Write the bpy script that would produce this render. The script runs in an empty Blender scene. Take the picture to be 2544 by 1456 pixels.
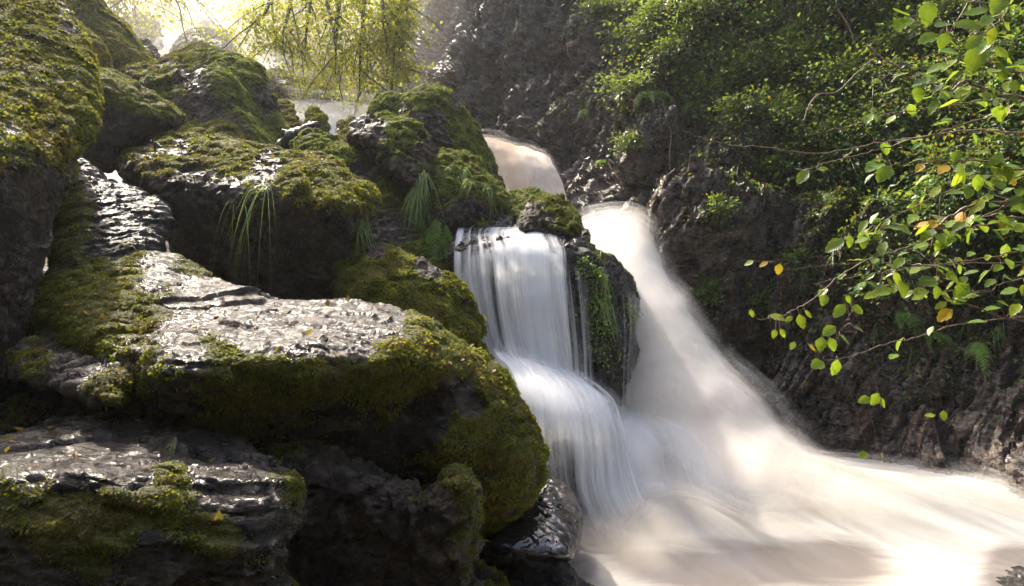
import bpy, math, random
import numpy as np
from mathutils import Vector, Matrix, geometry
from mathutils.kdtree import KDTree

# ------------------------------------------------------------------ camera, sky, sun, exposure
SC = bpy.context.scene
CZ = 2.0                                   # eye height above the datum
FPX = 1696.0                               # focal length in units of a 2544 wide frame
cam_d = bpy.data.cameras.new('camera')
cam = bpy.data.objects.new('camera', cam_d)
SC.collection.objects.link(cam)
cam.location = (0, 0, CZ)
cam.rotation_euler = (math.radians(90), 0, 0)
cam_d.lens = 24.0
cam_d.sensor_width = 36.0
cam_d.clip_start = 0.05
cam_d.clip_end = 2000
SC.camera = cam

SUN_AZ = math.radians(-35)                 # seen from the camera, left of straight ahead
SUN_EL = math.radians(50)
world = bpy.data.worlds.new("World")
SC.world = world
world.use_nodes = True
wn, wl = world.node_tree.nodes, world.node_tree.links
wn.clear()
sky = wn.new('ShaderNodeTexSky')
sky.sky_type = 'NISHITA'
sky.sun_disc = False
sky.sun_elevation = SUN_EL
sky.sun_rotation = SUN_AZ
sky.air_density = 1.0
sky.dust_density = 6.0
sky.ozone_density = 0.3
bg = wn.new('ShaderNodeBackground')
bg.inputs['Strength'].default_value = 0.15
wo = wn.new('ShaderNodeOutputWorld')
wl.new(sky.outputs[0], bg.inputs['Color'])
wl.new(bg.outputs[0], wo.inputs['Surface'])

sun_d = bpy.data.lights.new('sun', 'SUN')
sun_d.energy = 3.4
sun_d.angle = math.radians(1.0)
sun_d.color = (1.0, 0.92, 0.78)
sun = bpy.data.objects.new('sun', sun_d)
SC.collection.objects.link(sun)
sdir = Vector((math.sin(SUN_AZ) * math.cos(SUN_EL), math.cos(SUN_AZ) * math.cos(SUN_EL), math.sin(SUN_EL)))
sun.rotation_euler = sdir.to_track_quat('Z', 'Y').to_euler()
sun.location = (-6, 20, 25)

SC.view_settings.view_transform = 'Standard'
SC.view_settings.look = 'None'
SC.view_settings.gamma = 1
SC.view_settings.exposure = 1.6
SC.render.engine = 'CYCLES'
cy = SC.cycles
cy.max_bounces = 8
cy.diffuse_bounces = 3
cy.glossy_bounces = 2
cy.transmission_bounces = 4
cy.volume_bounces = 1
cy.transparent_max_bounces = 24
cy.use_denoising = True
cy.use_adaptive_sampling = True
cy.adaptive_threshold = 0.02
cy.sample_clamp_indirect = 4
cy.caustics_reflective = False
cy.caustics_refractive = False
cy.volume_step_rate = 2

HAZE = 0.0013
MIST = 0.042

rng = np.random.default_rng(7)
random.seed(7)
COL = SC.collection

# ------------------------------------------------------------------ helpers
def P(px, py, Y):
    px = np.asarray(px, float); py = np.asarray(py, float); Y = np.asarray(Y, float)
    return np.stack([Y * (px - 1272) / FPX, Y + 0 * px, CZ - Y * (py - 728) / FPX], -1)

def V(px, py, Y):
    return Vector(P(px, py, Y).tolist())

def tag(o, label=None, cat=None, group=None, kind=None):
    if label: o['label'] = label
    if cat: o['category'] = cat
    if group: o['group'] = group
    if kind: o['kind'] = kind
    return o

def link(name, data, parent=None):
    o = bpy.data.objects.new(name, data)
    COL.objects.link(o)
    if parent: o.parent = parent
    return o

def np_mesh(name, verts, faces, mat=None, smooth=True, attrs=None, uv=None):
    """verts Nx3, faces Mx3 or Mx4 int array"""
    me = bpy.data.meshes.new(name)
    verts = np.asarray(verts, np.float32); faces = np.asarray(faces, np.int32)
    n, m, k = len(verts), len(faces), faces.shape[1]
    me.vertices.add(n); me.vertices.foreach_set('co', verts.ravel())
    me.loops.add(m * k); me.loops.foreach_set('vertex_index', faces.ravel())
    me.polygons.add(m)
    me.polygons.foreach_set('loop_start', np.arange(0, m * k, k, dtype=np.int32))
    me.polygons.foreach_set('use_smooth', np.full(m, smooth, dtype=bool))
    me.update(calc_edges=True)
    for a, v in (attrs or {}).items():
        v = np.asarray(v, np.float32)
        if v.ndim == 1:
            me.attributes.new(a, 'FLOAT', 'POINT').data.foreach_set('value', v)
        else:
            me.attributes.new(a, 'FLOAT_VECTOR', 'POINT').data.foreach_set('vector', v.ravel())
    if mat: me.materials.append(mat)
    return me

def h01(ix, iy, iz, s):
    h = (ix.astype(np.uint32) * np.uint32(374761393) + iy.astype(np.uint32) * np.uint32(668265263)
         + iz.astype(np.uint32) * np.uint32(2147483647) + np.uint32((s * 974711 + 12345) & 0xffffffff))
    h = (h ^ (h >> np.uint32(13))) * np.uint32(1274126177)
    h = (h ^ (h >> np.uint32(15))) * np.uint32(2246822519)
    h = h ^ (h >> np.uint32(16))
    return h.astype(np.float32) / np.float32(4294967295.0)

def vnoise(p, s=0):
    """value noise, -1..1"""
    p = np.asarray(p, np.float32)
    i = np.floor(p).astype(np.int32); f = p - i
    f = f * f * f * (f * (f * 6 - 15) + 10)
    out = 0
    for dx in (0, 1):
        wx = f[:, 0] if dx else 1 - f[:, 0]
        for dy in (0, 1):
            wy = f[:, 1] if dy else 1 - f[:, 1]
            for dz in (0, 1):
                wz = f[:, 2] if dz else 1 - f[:, 2]
                out = out + wx * wy * wz * h01(i[:, 0] + dx, i[:, 1] + dy, i[:, 2] + dz, s)
    return out * 2 - 1

def fbm(p, s=0, octv=4, gain=0.5):
    p = np.asarray(p, np.float32); a, o, t = 1.0, 0, 0
    for k in range(octv):
        o = o + a * vnoise(p * 2.03 ** k + k * 7.3, s + k * 17); t += a; a *= gain
    return o / t

def facet(p, s=0):
    """random tilted plane inside every cell of a jittered lattice: sharp breaks between flat faces"""
    p = np.asarray(p, np.float32)
    i = np.floor(p).astype(np.int32)
    bd = np.full(len(p), 9e9, np.float32); bv = np.zeros(len(p), np.float32)
    for dx in (-1, 0, 1):
        for dy in (-1, 0, 1):
            for dz in (-1, 0, 1):
                jx, jy, jz = i[:, 0] + dx, i[:, 1] + dy, i[:, 2] + dz
                a = h01(jx, jy, jz, s + 1); b = h01(jx, jy, jz, s + 2); c = h01(jx, jy, jz, s + 3)
                rx = p[:, 0] - jx - a; ry = p[:, 1] - jy - b; rz = p[:, 2] - jz - c
                d = rx * rx + ry * ry + rz * rz
                m = d < bd
                v = (rx * (b - .5) + ry * (c - .5) + rz * (a - .5)) * 2.2 + (h01(jx, jy, jz, s + 4) - .5) * .8
                bd = np.where(m, d, bd); bv = np.where(m, v, bv)
    return bv

def sstep(a, b, x):
    t = np.clip((x - a) / (b - a), 0, 1)
    return t * t * (3 - 2 * t)

def in_poly(x, y, poly):
    c = np.zeros(x.shape, bool); n = len(poly)
    for k in range(n):
        x0, y0 = poly[k]; x1, y1 = poly[(k + 1) % n]
        if y0 == y1: continue
        m = ((y0 > y) != (y1 > y)) & (x < (x1 - x0) * (y - y0) / (y1 - y0) + x0)
        c ^= m
    return c

def d_poly(x, y, poly):
    d = np.full(x.shape, 1e9); n = len(poly)
    for k in range(n):
        a = np.array(poly[k], float); b = np.array(poly[(k + 1) % n], float)
        e = b - a; L = max((e * e).sum(), 1e-9)
        t = np.clip(((x - a[0]) * e[0] + (y - a[1]) * e[1]) / L, 0, 1)
        d = np.minimum(d, np.hypot(x - a[0] - t * e[0], y - a[1] - t * e[1]))
    return d

def rbf(ctrl):
    c = np.array(ctrl, float); xy = c[:, :-1]; n = len(c); dim = xy.shape[1]
    D = np.linalg.norm(xy[:, None] - xy[None], axis=-1)
    A = np.zeros((n + dim + 1,) * 2); A[:n, :n] = D
    A[:n, n] = A[n, :n] = 1; A[:n, n + 1:] = xy; A[n + 1:, :n] = xy.T
    w = np.linalg.solve(A, np.concatenate([c[:, -1], np.zeros(dim + 1)]))
    def f(*q):
        q = np.stack([np.asarray(v, float) for v in q], -1); s = q.shape[:-1]; q = q.reshape(-1, dim)
        out = np.empty(len(q))
        for k in range(0, len(q), 20000):
            qq = q[k:k + 20000]
            out[k:k + 20000] = np.linalg.norm(qq[:, None] - xy[None], axis=-1) @ w[:n] + w[n] + qq @ w[n + 1:]
        return out.reshape(s)
    return f

def smooth_outline(pts, step):
    """Catmull-Rom through the outline, resampled"""
    p = np.array(pts, float); n = len(p); out = []
    for k in range(n):
        a, b, c, d = p[k - 1], p[k], p[(k + 1) % n], p[(k + 2) % n]
        m = max(1, int(np.linalg.norm(c - b) / step))
        for j in range(m):
            t = j / m
            cr = 0.5 * ((2 * b) + (c - a) * t + (2 * a - 5 * b + 4 * c - d) * t * t + (3 * b - a - 3 * c + d) * t ** 3)
            lin = b + (c - b) * t
            out.append(0.55 * cr + 0.45 * lin)
    return np.array(out)

# ------------------------------------------------------------------ materials
def new_mat(name):
    m = bpy.data.materials.new(name); m.use_nodes = True
    nt = m.node_tree; nt.nodes.clear()
    return m, nt, nt.nodes, nt.links

class NB:
    """tiny node builder"""
    def __init__(s, name):
        s.m, s.nt, s.n, s.l = new_mat(name)
    def node(s, t, **kw):
        nd = s.n.new(t)
        for k, v in kw.items():
            if k in nd.inputs.keys():
                i = nd.inputs[k]
                if hasattr(v, 'is_output') or isinstance(v, bpy.types.NodeSocket): s.l.new(v, i)
                else: i.default_value = v
            else: setattr(nd, k, v)
        return nd
    def set(s, nd, idx, v):
        if isinstance(v, bpy.types.NodeSocket): s.l.new(v, nd.inputs[idx])
        else: nd.inputs[idx].default_value = v
    def math(s, op, a, b=0.0, c=0.0, clamp=False):
        nd = s.n.new('ShaderNodeMath'); nd.operation = op; nd.use_clamp = clamp
        s.set(nd, 0, a); s.set(nd, 1, b); s.set(nd, 2, c); return nd.outputs[0]
    def vmath(s, op, a, b=(0, 0, 0)):
        nd = s.n.new('ShaderNodeVectorMath'); nd.operation = op
        s.set(nd, 0, a); s.set(nd, 1, b); return nd.outputs[0]
    def ramp(s, x, lo, hi, a=0.0, b=1.0):
        nd = s.n.new('ShaderNodeMapRange'); nd.interpolation_type = 'SMOOTHSTEP'
        s.set(nd, 0, x); s.set(nd, 1, lo); s.set(nd, 2, hi); s.set(nd, 3, a); s.set(nd, 4, b); return nd.outputs[0]
    def mix(s, f, a, b):
        nd = s.n.new('ShaderNodeMix'); nd.data_type = 'RGBA'
        s.set(nd, 0, f)
        s.set(nd, 6, a if not isinstance(a, tuple) else (*a, 1)); s.set(nd, 7, b if not isinstance(b, tuple) else (*b, 1))
        return nd.outputs[2]
    def noise(s, vec, scale, det=4, rough=.55, dist=0.0):
        nd = s.n.new('ShaderNodeTexNoise')
        s.l.new(vec, nd.inputs['Vector']); nd.inputs['Scale'].default_value = scale
        nd.inputs['Detail'].default_value = det; nd.inputs['Roughness'].default_value = rough
        nd.inputs['Distortion'].default_value = dist
        return nd.outputs[0]
    def attr(s, name):
        nd = s.n.new('ShaderNodeAttribute'); nd.attribute_name = name; return nd
    def pos(s):
        return s.n.new('ShaderNodeNewGeometry').outputs['Position']
    def bump(s, h, strength, dist, normal=None):
        nd = s.n.new('ShaderNodeBump'); nd.inputs['Strength'].default_value = strength
        nd.inputs['Distance'].default_value = dist; s.l.new(h, nd.inputs['Height'])
        if normal: s.l.new(normal, nd.inputs['Normal'])
        return nd.outputs[0]
    def out(s, sh):
        o = s.n.new('ShaderNodeOutputMaterial'); s.l.new(sh, o.inputs[0]); return s.m
    def outvol(s, sh):
        o = s.n.new('ShaderNodeOutputMaterial'); s.l.new(sh, o.inputs[1]); return s.m
    def principled(s, **kw):
        nd = s.n.new('ShaderNodeBsdfPrincipled')
        for k, v in kw.items(): s.set(nd, k, v if not (isinstance(v, tuple) and len(v) == 3 and k.endswith('Color')) else (*v, 1))
        return nd.outputs[0]

def rock_material(name, dark, mid, pale, wet_bias=0.0, strata=None, moss_amt=1.0):
    b = NB(name); pos = b.pos()
    p2 = pos
    n1 = b.noise(pos, 2.3, 6, .6); n2 = b.noise(pos, 9, 8, .65); n3 = b.noise(pos, 45, 6, .7); n4 = b.noise(pos, 160, 3, .6)
    if strata:
        mp = b.n.new('ShaderNodeMapping'); mp.inputs['Rotation'].default_value = strata[0]; mp.inputs['Scale'].default_value = strata[1]
        b.l.new(pos, mp.inputs['Vector']); ns = b.noise(mp.outputs[0], 6, 8, .65, .4)
    else:
        ns = b.noise(pos, 22, 8, .7, .6)
    c = b.mix(b.ramp(n2, .35, .65), dark, mid)
    c = b.mix(b.ramp(ns, .5, .72, 0, .75), c, pale)
    c = b.mix(b.ramp(n3, .45, .75, 0, .5), c, dark)
    red = b.ramp(n1, .55, .7, 0, .45)
    c = b.mix(red, c, (mid[0] * 1.15, mid[1] * .8, mid[2] * .62))
    mc = b.n.new('ShaderNodeMapping'); mc.inputs['Rotation'].default_value = (.3, .6, .2); mc.inputs['Scale'].default_value = (.8, 1, 2.2)
    b.l.new(pos, mc.inputs['Vector'])
    cn1 = b.noise(mc.outputs[0], 3.2, 7, .58, .5); cn2 = b.noise(mc.outputs[0], 9.0, 6, .6, .5)
    crk = b.math('MULTIPLY', b.ramp(b.math('ABSOLUTE', b.math('SUBTRACT', cn1, .5)), .0, .014), b.ramp(b.math('ABSOLUTE', b.math('SUBTRACT', cn2, .52)), .0, .018, .45, 1.0))
    c = b.mix(b.math('SUBTRACT', 1.0, crk), c, (.010, .008, .007))
    # lichen spots: pale crusts of their own
    vo = b.n.new('ShaderNodeTexVoronoi'); vo.inputs['Scale'].default_value = 11
    b.l.new(pos, vo.inputs['Vector'])
    spot = b.math('MULTIPLY', b.ramp(b.math('ADD', vo.outputs[0], b.math('MULTIPLY', n3, .5)), .42, .50, 1, 0), b.ramp(n1, .45, .55))
    lic = b.math('MULTIPLY', spot, b.attr('lichen').outputs['Fac'])
    c = b.mix(lic, c, (.42, .38, .33))
    wet = b.attr('wet').outputs['Fac']
    c = b.mix(b.math('MULTIPLY', wet, .35), c, (.012, .011, .010))
    # thin moss skin under the tufts
    mo = b.attr('moss').outputs['Fac']
    mcol = b.mix(b.ramp(n2, .35, .65), (.045, .050, .006), (.13, .11, .010))
    mcol = b.mix(b.ramp(n3, .5, .7, 0, .5), mcol, (.05, .028, .009))
    mf = b.ramp(b.math('ADD', mo, b.math('MULTIPLY', b.math('SUBTRACT', n3, .5), .9)), .35, .6)
    c = b.mix(mf, c, mcol)
    rough = b.ramp(b.math('ADD', n2, b.math('MULTIPLY', wet, -.5)), .0, .75, .22, .8)
    rough = b.math('MAXIMUM', rough, b.math('MULTIPLY', mf, .75))
    h = b.math('ADD', b.math('MULTIPLY', n3, .5), b.math('ADD', b.math('MULTIPLY', ns, .9), b.math('ADD', b.math('MULTIPLY', n4, .16), b.math('MULTIPLY', crk, .55))))
    bm = b.bump(h, 1.0, .026)
    sh = b.principled(**{'Base Color': c, 'Roughness': rough, 'Normal': bm, 'Specular IOR Level': b.math('ADD', b.math('ADD', .12, b.math('MULTIPLY', wet, .62)), b.math('MULTIPLY', mf, -.2))})
    return b.out(sh)

def leaf_material(name, col_a, col_b, third=None, transl=.45, rough=.45, tint='tint', brown=None):
    b = NB(name); t = b.attr(tint).outputs['Fac']
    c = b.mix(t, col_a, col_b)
    if third: c = b.mix(b.ramp(t, .95, .98), c, third)
    if brown: c = b.mix(b.math('MULTIPLY', b.ramp(b.noise(b.pos(), 4.5, 5, .6), .50, .62), brown[1]), c, brown[0])
    n = b.noise(b.pos(), 14, 3)
    c = b.mix(b.ramp(n, .4, .7, 0, .35), c, tuple(v * .55 for v in col_a))
    pr = b.principled(**{'Base Color': c, 'Roughness': rough, 'Specular IOR Level': .4})
    tr = b.node('ShaderNodeBsdfTranslucent'); 
    c2 = b.mix(.5, c, b.mix(0.35, c, (.9, .9, .05)))
    b.l.new(c2, tr.inputs['Color'])
    mx = b.n.new('ShaderNodeMixShader'); mx.inputs[0].default_value = transl
    b.l.new(pr, mx.inputs[1]); b.l.new(tr.outputs[0], mx.inputs[2])
    return b.out(mx.outputs[0])

M_ROCK = rock_material('mossy_boulder_rock', (.024, .017, .012), (.100, .073, .052), (.28, .225, .17))
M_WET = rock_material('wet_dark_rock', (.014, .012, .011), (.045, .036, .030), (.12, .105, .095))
b = NB('slick_black_rock'); n_ = b.noise(b.pos(), 7, 5, .6, .3); n2_ = b.noise(b.pos(), 40, 4)
M_SLICK = b.out(b.principled(**{'Base Color': b.mix(b.ramp(n_, .4, .65), (.012, .010, .010), (.045, .034, .028)), 'Roughness': b.ramp(n_, .3, .7, .06, .30), 'Specular IOR Level': .9, 'Normal': b.bump(b.math('ADD', n_, b.math('MULTIPLY', n2_, .12)), .5, .02)}))
M_CLIFF = rock_material('cliff_rock', (.045, .032, .023), (.21, .152, .108), (.42, .34, .26),
                        strata=((0.3, math.radians(38), 0.2), (.6, .6, 4.0)))
M_MOSS = leaf_material('moss_fronds', (.036, .056, .006), (.25, .26, .015), (.22, .12, .02), .45, .6, brown=((.12, .065, .018), .6))
M_DMOSS = leaf_material('dark_moss_fronds', (.050, .075, .009), (.15, .18, .018), (.16, .11, .02), .42, .6, brown=((.07, .045, .016), .6))
M_GMOSS = leaf_material('bright_green_moss', (.055, .10, .012), (.19, .27, .035), (.15, .11, .02), .42, .6)
M_GREEN = leaf_material('cliff_leaves', (.028, .080, .020), (.13, .23, .05), (.34, .17, .02), .42, .4)
M_TREELEAF = leaf_material('backlit_tree_leaves', (.16, .20, .015), (.34, .34, .025), (.46, .26, .03), .60, .45)
M_FERN = leaf_material('fern_leaves', (.11, .22, .035), (.24, .40, .08), None, .45, .5)
M_GRASS = leaf_material('grass_blades', (.12, .21, .05), (.26, .36, .12), None, .4, .5)
# ------------------------------------------------------------------ boulders
ROCKS = {}

def coarse_body(outline, Yc, T, Tb, lean, yaw, R, planes, soft, bumps, n):
    o = smooth_outline(outline, 1e9 if False else 14)
    x0, y0 = o.min(0); x1, y1 = o.max(0); S = max(x1 - x0, y1 - y0)
    st = S / n
    o = smooth_outline(outline, st)
    gx, gy = np.meshgrid(np.arange(x0, x1, st), np.arange(y0, y1, st * .87))
    gx = gx + (np.arange(gx.shape[0]) % 2)[:, None] * st * .5
    gx, gy = gx.ravel(), gy.ravel()
    m = in_poly(gx, gy, o); gx, gy = gx[m], gy[m]
    d = d_poly(gx, gy, o); m = d > st * .45; gx, gy, d = gx[m], gy[m], d[m]
    px = np.concatenate([o[:, 0], gx]); py = np.concatenate([o[:, 1], gy]); d = np.concatenate([np.zeros(len(o)), d])
    nb = len(o)
    res = geometry.delaunay_2d_cdt([Vector((a, b)) for a, b in zip(px, py)], [(k, (k + 1) % nb) for k in range(nb)], [], 1, 1e-5)
    vs, fs, orig = res[0], res[2], res[3]
    px = np.array([v[0] for v in vs]); py = np.array([v[1] for v in vs])
    d = np.array([d[q[0]] if q else 0 for q in orig])
    tri = np.array([f[:3] for f in fs])
    cxm = px[tri].mean(1); cym = py[tri].mean(1)
    tri = tri[in_poly(cxm, cym, o)]
    yc0, xc0 = (y0 + y1) / 2, (x0 + x1) / 2
    if planes:
        ys = [pl[2] + pl[3] * (px - pl[0]) / 100 + pl[4] * (py - pl[1]) / 100 for pl in planes]
        base = np.log(sum(np.exp(np.clip(y / soft, -500, 500)) for y in ys)) * soft
    else:
        base = Yc + lean * (yc0 - py) / max(y1 - y0, 1) + yaw * (px - xc0) / max(x1 - x0, 1)
    for bx, by, br, dy in bumps:
        base = base + dy * np.exp(-((px - bx) ** 2 + (py - by) ** 2) / (2 * br * br))
    t = np.clip(d / (R * S), 0, 1); prof = np.sqrt(np.clip(1 - (1 - t) ** 2, 0, 1))
    front = P(px, py, base - T * prof); back = P(px, py, base + Tb * prof)
    isb = d < 1e-6; nv = len(px)
    bi = np.where(isb, np.arange(nv), np.cumsum(~isb) - 1 + nv)
    verts = np.concatenate([front, back[~isb]])
    a, b, c = tri.T
    P2 = np.stack([px, py], -1)
    ar = (P2[b, 0] - P2[a, 0]) * (P2[c, 1] - P2[a, 1]) - (P2[b, 1] - P2[a, 1]) * (P2[c, 0] - P2[a, 0])
    tri = np.where((ar > 0)[:, None], tri[:, ::-1], tri)    # face the camera
    faces = np.concatenate([tri, bi[tri][:, ::-1]])
    return verts, faces

def voxelise(verts, faces, vs, smooth_it=2):
    me = np_mesh('tmp', verts, faces)
    ob = bpy.data.objects.new('tmp', me); COL.objects.link(ob)
    md = ob.modifiers.new('r', 'REMESH'); md.mode = 'VOXEL'; md.voxel_size = vs; md.use_smooth_shade = True
    if smooth_it:
        sm = ob.modifiers.new('s', 'SMOOTH'); sm.iterations = smooth_it; sm.factor = .6
    dg = bpy.context.evaluated_depsgraph_get()
    ev = ob.evaluated_get(dg); m2 = bpy.data.meshes.new_from_object(ev)
    bpy.data.objects.remove(ob); bpy.data.meshes.remove(me)
    return m2

def mesh_arrays(me):
    n = len(me.vertices); co = np.empty(n * 3, np.float32); me.vertices.foreach_get('co', co)
    no = np.empty(n * 3, np.float32); me.vertex_normals.foreach_get('vector', no)
    return co.reshape(-1, 3), no.reshape(-1, 3)

def project(co):
    y = np.maximum(co[:, 1], .05)
    return 1272 + FPX * co[:, 0] / y, 728 - FPX * (co[:, 2] - CZ) / y

def rot_basis(ax, ay, az):
    return np.array((Matrix.Rotation(az, 3, 'Z') @ Matrix.Rotation(ay, 3, 'Y') @ Matrix.Rotation(ax, 3, 'X')))

def rockify(co, no, size, seed, rough, strata, fac):
    """real relief: lumps, flat faces with sharp breaks, bedding ridges, pits"""
    s = size; A = min(size, .8)
    d = fbm(co / (s * .9) + seed, seed, 3) * A * .035 * rough
    q = co
    if strata is not None:
        q = (co @ rot_basis(*strata[0]).T) * np.array(strata[1])
    wob = np.stack([fbm(co / (s * .25) + 5, seed + 9, 2), fbm(co / (s * .25) + 15, seed + 8, 2), fbm(co / (s * .25) + 25, seed + 7, 2)], -1)
    q = q + wob * A * .10
    d = d + facet(q / (s * .34) + seed, seed) * A * .045 * fac
    d = d + facet(q / (s * .11) + seed, seed + 3) * A * .022 * fac
    rid = 1 - np.abs(fbm(q / .16 + 3, seed + 15, 3)) * 2.2
    d = d + rid * .008 * rough + facet(q / .075, seed + 21) * .014 * fac
    n_ = fbm(q / .30 + 9, seed + 31, 4); d = d - np.exp(-(n_ / .030) ** 2) * .016 * fac
    n_ = fbm(q / .13 + 19, seed + 32, 3); d = d - np.exp(-(n_ / .05) ** 2) * .008 * fac
    d = d + fbm(q / .05, seed + 5, 3) * .010 * rough
    d = d + fbm(co / .022, seed + 6, 2) * .0040 * rough
    return co + no * d[:, None]

def tufts(name, co, no, mask, tris, n_max, size, seed, mat, parent, cull=-.35, droop=.35, long=1.0):
    """moss fronds: little tapering blades standing out of the skin of the rock"""
    r = np.random.default_rng(seed)
    v0, v1, v2 = co[tris[:, 0]], co[tris[:, 1]], co[tris[:, 2]]
    cr = np.cross(v1 - v0, v2 - v0); ar = np.linalg.norm(cr, axis=1) / 2
    fn = cr / np.maximum(ar[:, None] * 2, 1e-9)
    cen = (v0 + v1 + v2) / 3
    view = cen - np.array([0, 0, CZ]); dist = np.linalg.norm(view, axis=1); view /= dist[:, None]
    facing = -(fn * view).sum(1)
    px, py = project(cen)
    vis = (facing > cull) & (px > -120) & (px < 2664) & (py > -120) & (py < 1580)
    w = ar * np.clip(mask[tris].mean(1), 0, 1) * vis
    tot = w.sum()
    if tot <= 0: return None
    want = int(min(n_max, 1.15 * tot / (size * size * .30)))
    if want < 30: return None
    fi = r.choice(len(tris), want, p=w / tot)
    a = r.random(want); b = r.random(want); sw = a + b > 1; a[sw] = 1 - a[sw]; b[sw] = 1 - b[sw]
    p = v0[fi] + (v1[fi] - v0[fi]) * a[:, None] + (v2[fi] - v0[fi]) * b[:, None]
    n = fn[fi]
    clump = fbm(p / .07, seed, 2); clump2 = fbm(p / .35, seed + 1, 2)
    L = size * (.65 + .7 * r.random(want)) * (1 + .6 * clump) * long
    rv = r.normal(size=(want, 3)); tg = rv - n * (rv * n).sum(1)[:, None]; tg /= np.linalg.norm(tg, axis=1)[:, None]
    dr = n * .55 + tg * .8 + np.array([0, 0, -droop]) ; dr /= np.linalg.norm(dr, axis=1)[:, None]
    sd = np.cross(dr, n); sd /= np.maximum(np.linalg.norm(sd, axis=1)[:, None], 1e-6)
    p = p + n * (np.maximum(clump, 0) * size * .9)[:, None] - n * size * .12
    W = L * .26
    m1 = p + dr * (L * .55)[:, None]
    tip = p + dr * L[:, None] + np.array([0, 0, -1]) * (L * .18)[:, None]
    vs = np.stack([p, m1 + sd * W[:, None], tip, m1 - sd * W[:, None]], 1).reshape(-1, 3)
    k = np.arange(want)[:, None] * 4
    fs = k + np.array([[0, 1, 2, 3]])
    tint = np.clip(.45 + .45 * clump2 + .25 * clump + .22 * r.normal(size=want), 0, 1)
    me = np_mesh(name, vs, fs, mat, smooth=False, attrs={'tint': np.repeat(tint, 4)})
    o = link(name, me, parent); o['kind'] = 'stuff'
    return o

STRATA = ((0.25, math.radians(35), 0.3), (1.0, 1.0, 2.6))

def boulder(key, outline, Y, label, name='mossy_boulder', T=None, Tb=None, lean=0.3, yaw=0.0, R=.3, planes=None, soft=.12, bumps=(),
            moss=.5, up=.6, zones=(), bare=(), rough=1.0, fac=1.0, strata=None, mat=None, wet=.2, lichen=.3, vox=1.7,
            tuft=40000, tsize=None, tmat=None, seed=None, cat='boulder', group=None, n=26, longm=1.0):
    seed = seed if seed is not None else abs(hash_s(key)) % 900 + 3
    o = np.array(outline, float); S = max(np.ptp(o[:, 0]), np.ptp(o[:, 1]))
    size = S * Y / FPX
    T = T if T is not None else size * .28
    Tb = Tb if Tb is not None else size * .30
    verts, faces = coarse_body(outline, Y, T, Tb, lean, yaw, R, planes, soft, bumps, n)
    vs = max(vox * Y / 682.0, size / 260)
    me = voxelise(verts, faces, vs)
    co, no = mesh_arrays(me)
    co = rockify(co, no, size, seed, rough, strata, fac)
    me.vertices.foreach_set('co', co.ravel()); me.update()
    co, no = mesh_arrays(me)
    px, py = project(co)
    nz = fbm(co / (size * .22), seed + 40, 4) * .55 + fbm(co / .07, seed + 44, 3) * .34
    mk = moss - .04 + up * 1.35 * (no[:, 2] - .28) + nz
    for zx, zy, zr, za in zones:
        mk = mk + za * np.exp(-((px - zx) ** 2 + (py - zy) ** 2) / (2 * zr * zr))
    mask = sstep(.22, .74, mk + .06)
    co = co + no * (mask * (.006 + 0.011 * np.clip(.4 + fbm(co / .09, seed + 60, 3), 0, 1)))[:, None]
    me.vertices.foreach_set('co', co.ravel().astype(np.float32)); me.update(); co, no = mesh_arrays(me)
    wetv = np.clip(wet + .25 * fbm(co / (size * .3), seed + 50, 2), 0, 1)
    for a, v in (('moss', mask), ('wet', wetv), ('lichen', np.full(len(co), lichen))):
        me.attributes.new(a, 'FLOAT', 'POINT').data.foreach_set('value', v.astype(np.float32))
    me.materials.clear(); me.materials.append(mat or M_ROCK)
    me.polygons.foreach_set('use_smooth', np.ones(len(me.polygons), bool))
    me.name = name
    ob = link(name, me); tag(ob, label, cat, group)
    me.calc_loop_triangles()
    t = np.empty(len(me.loop_triangles) * 3, np.int32); me.loop_triangles.foreach_get('vertices', t); t = t.reshape(-1, 3)
    if tuft:
        ts = tsize or max(.011, 2.6 * Y / 1400)
        tufts('moss', co, no, mask, t, tuft, ts, seed, tmat or M_MOSS, ob, long=longm)
    ROCKS[key] = (ob, co, no, t, mask)
    return ob

def hash_s(s):
    h = 5381
    for c in s: h = (h * 33 + ord(c)) & 0x7fffffff
    return h

def sample_rock(key, px, py):
    """front point of a rock seen at that place, and its normal"""
    if isinstance(key, tuple):
        best = min((sample_rock(k, px, py) for k in key), key=lambda r: r[0][1] + 5 * (abs(project(r[0][None])[0][0] - px) + abs(project(r[0][None])[1][0] - py) > 14))
        return best
    ob, co, no, t, mask = ROCKS[key]
    x, y = project(co)
    d = (x - px) ** 2 + (y - py) ** 2
    idx = np.argsort(d)[:12]
    k = idx[np.argmin(co[idx, 1])]
    return co[k], no[k]

STR2 = ((.12, -.14, 0.), (.45, .6, 2.0))
B = boulder
# --- near left column
B('B1', [(-160,-90),(60,-90),(135,-30),(165,30),(190,90),(215,150),(232,220),(240,275),(234,330),(205,375),(188,400),(172,450),(140,520),(112,620),(75,720),(45,850),(25,1000),(-60,1090),(-260,1090)],  # foot extended downward to cover sunlit ground with dark rock
  3.1, 'huge mossy boulder filling the upper left corner, streaked yellow green', T=.25, Tb=1.4, R=.2, planes=[(100,250,3.1,.12,-.27),(100,480,2.75,.14,.02)], soft=.1, moss=.72, up=.35, strata=((0,math.radians(-62),.2),(1,1,2.6)),
  zones=[(20,760,170,-.35),(-60,950,160,-1.3),(120,330,22,-.6),(60,180,20,-.6),(30,330,18,-.5),(100,240,14,-.5),(60,100,16,-.5),(150,200,14,-.4),(185,60,28,-.7),(150,20,25,-.6),(-20,700,200,-.8),(150,480,60,-.5)], tuft=60000, wet=.35, longm=1.3, fac=0.45, rough=0.8)
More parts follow.
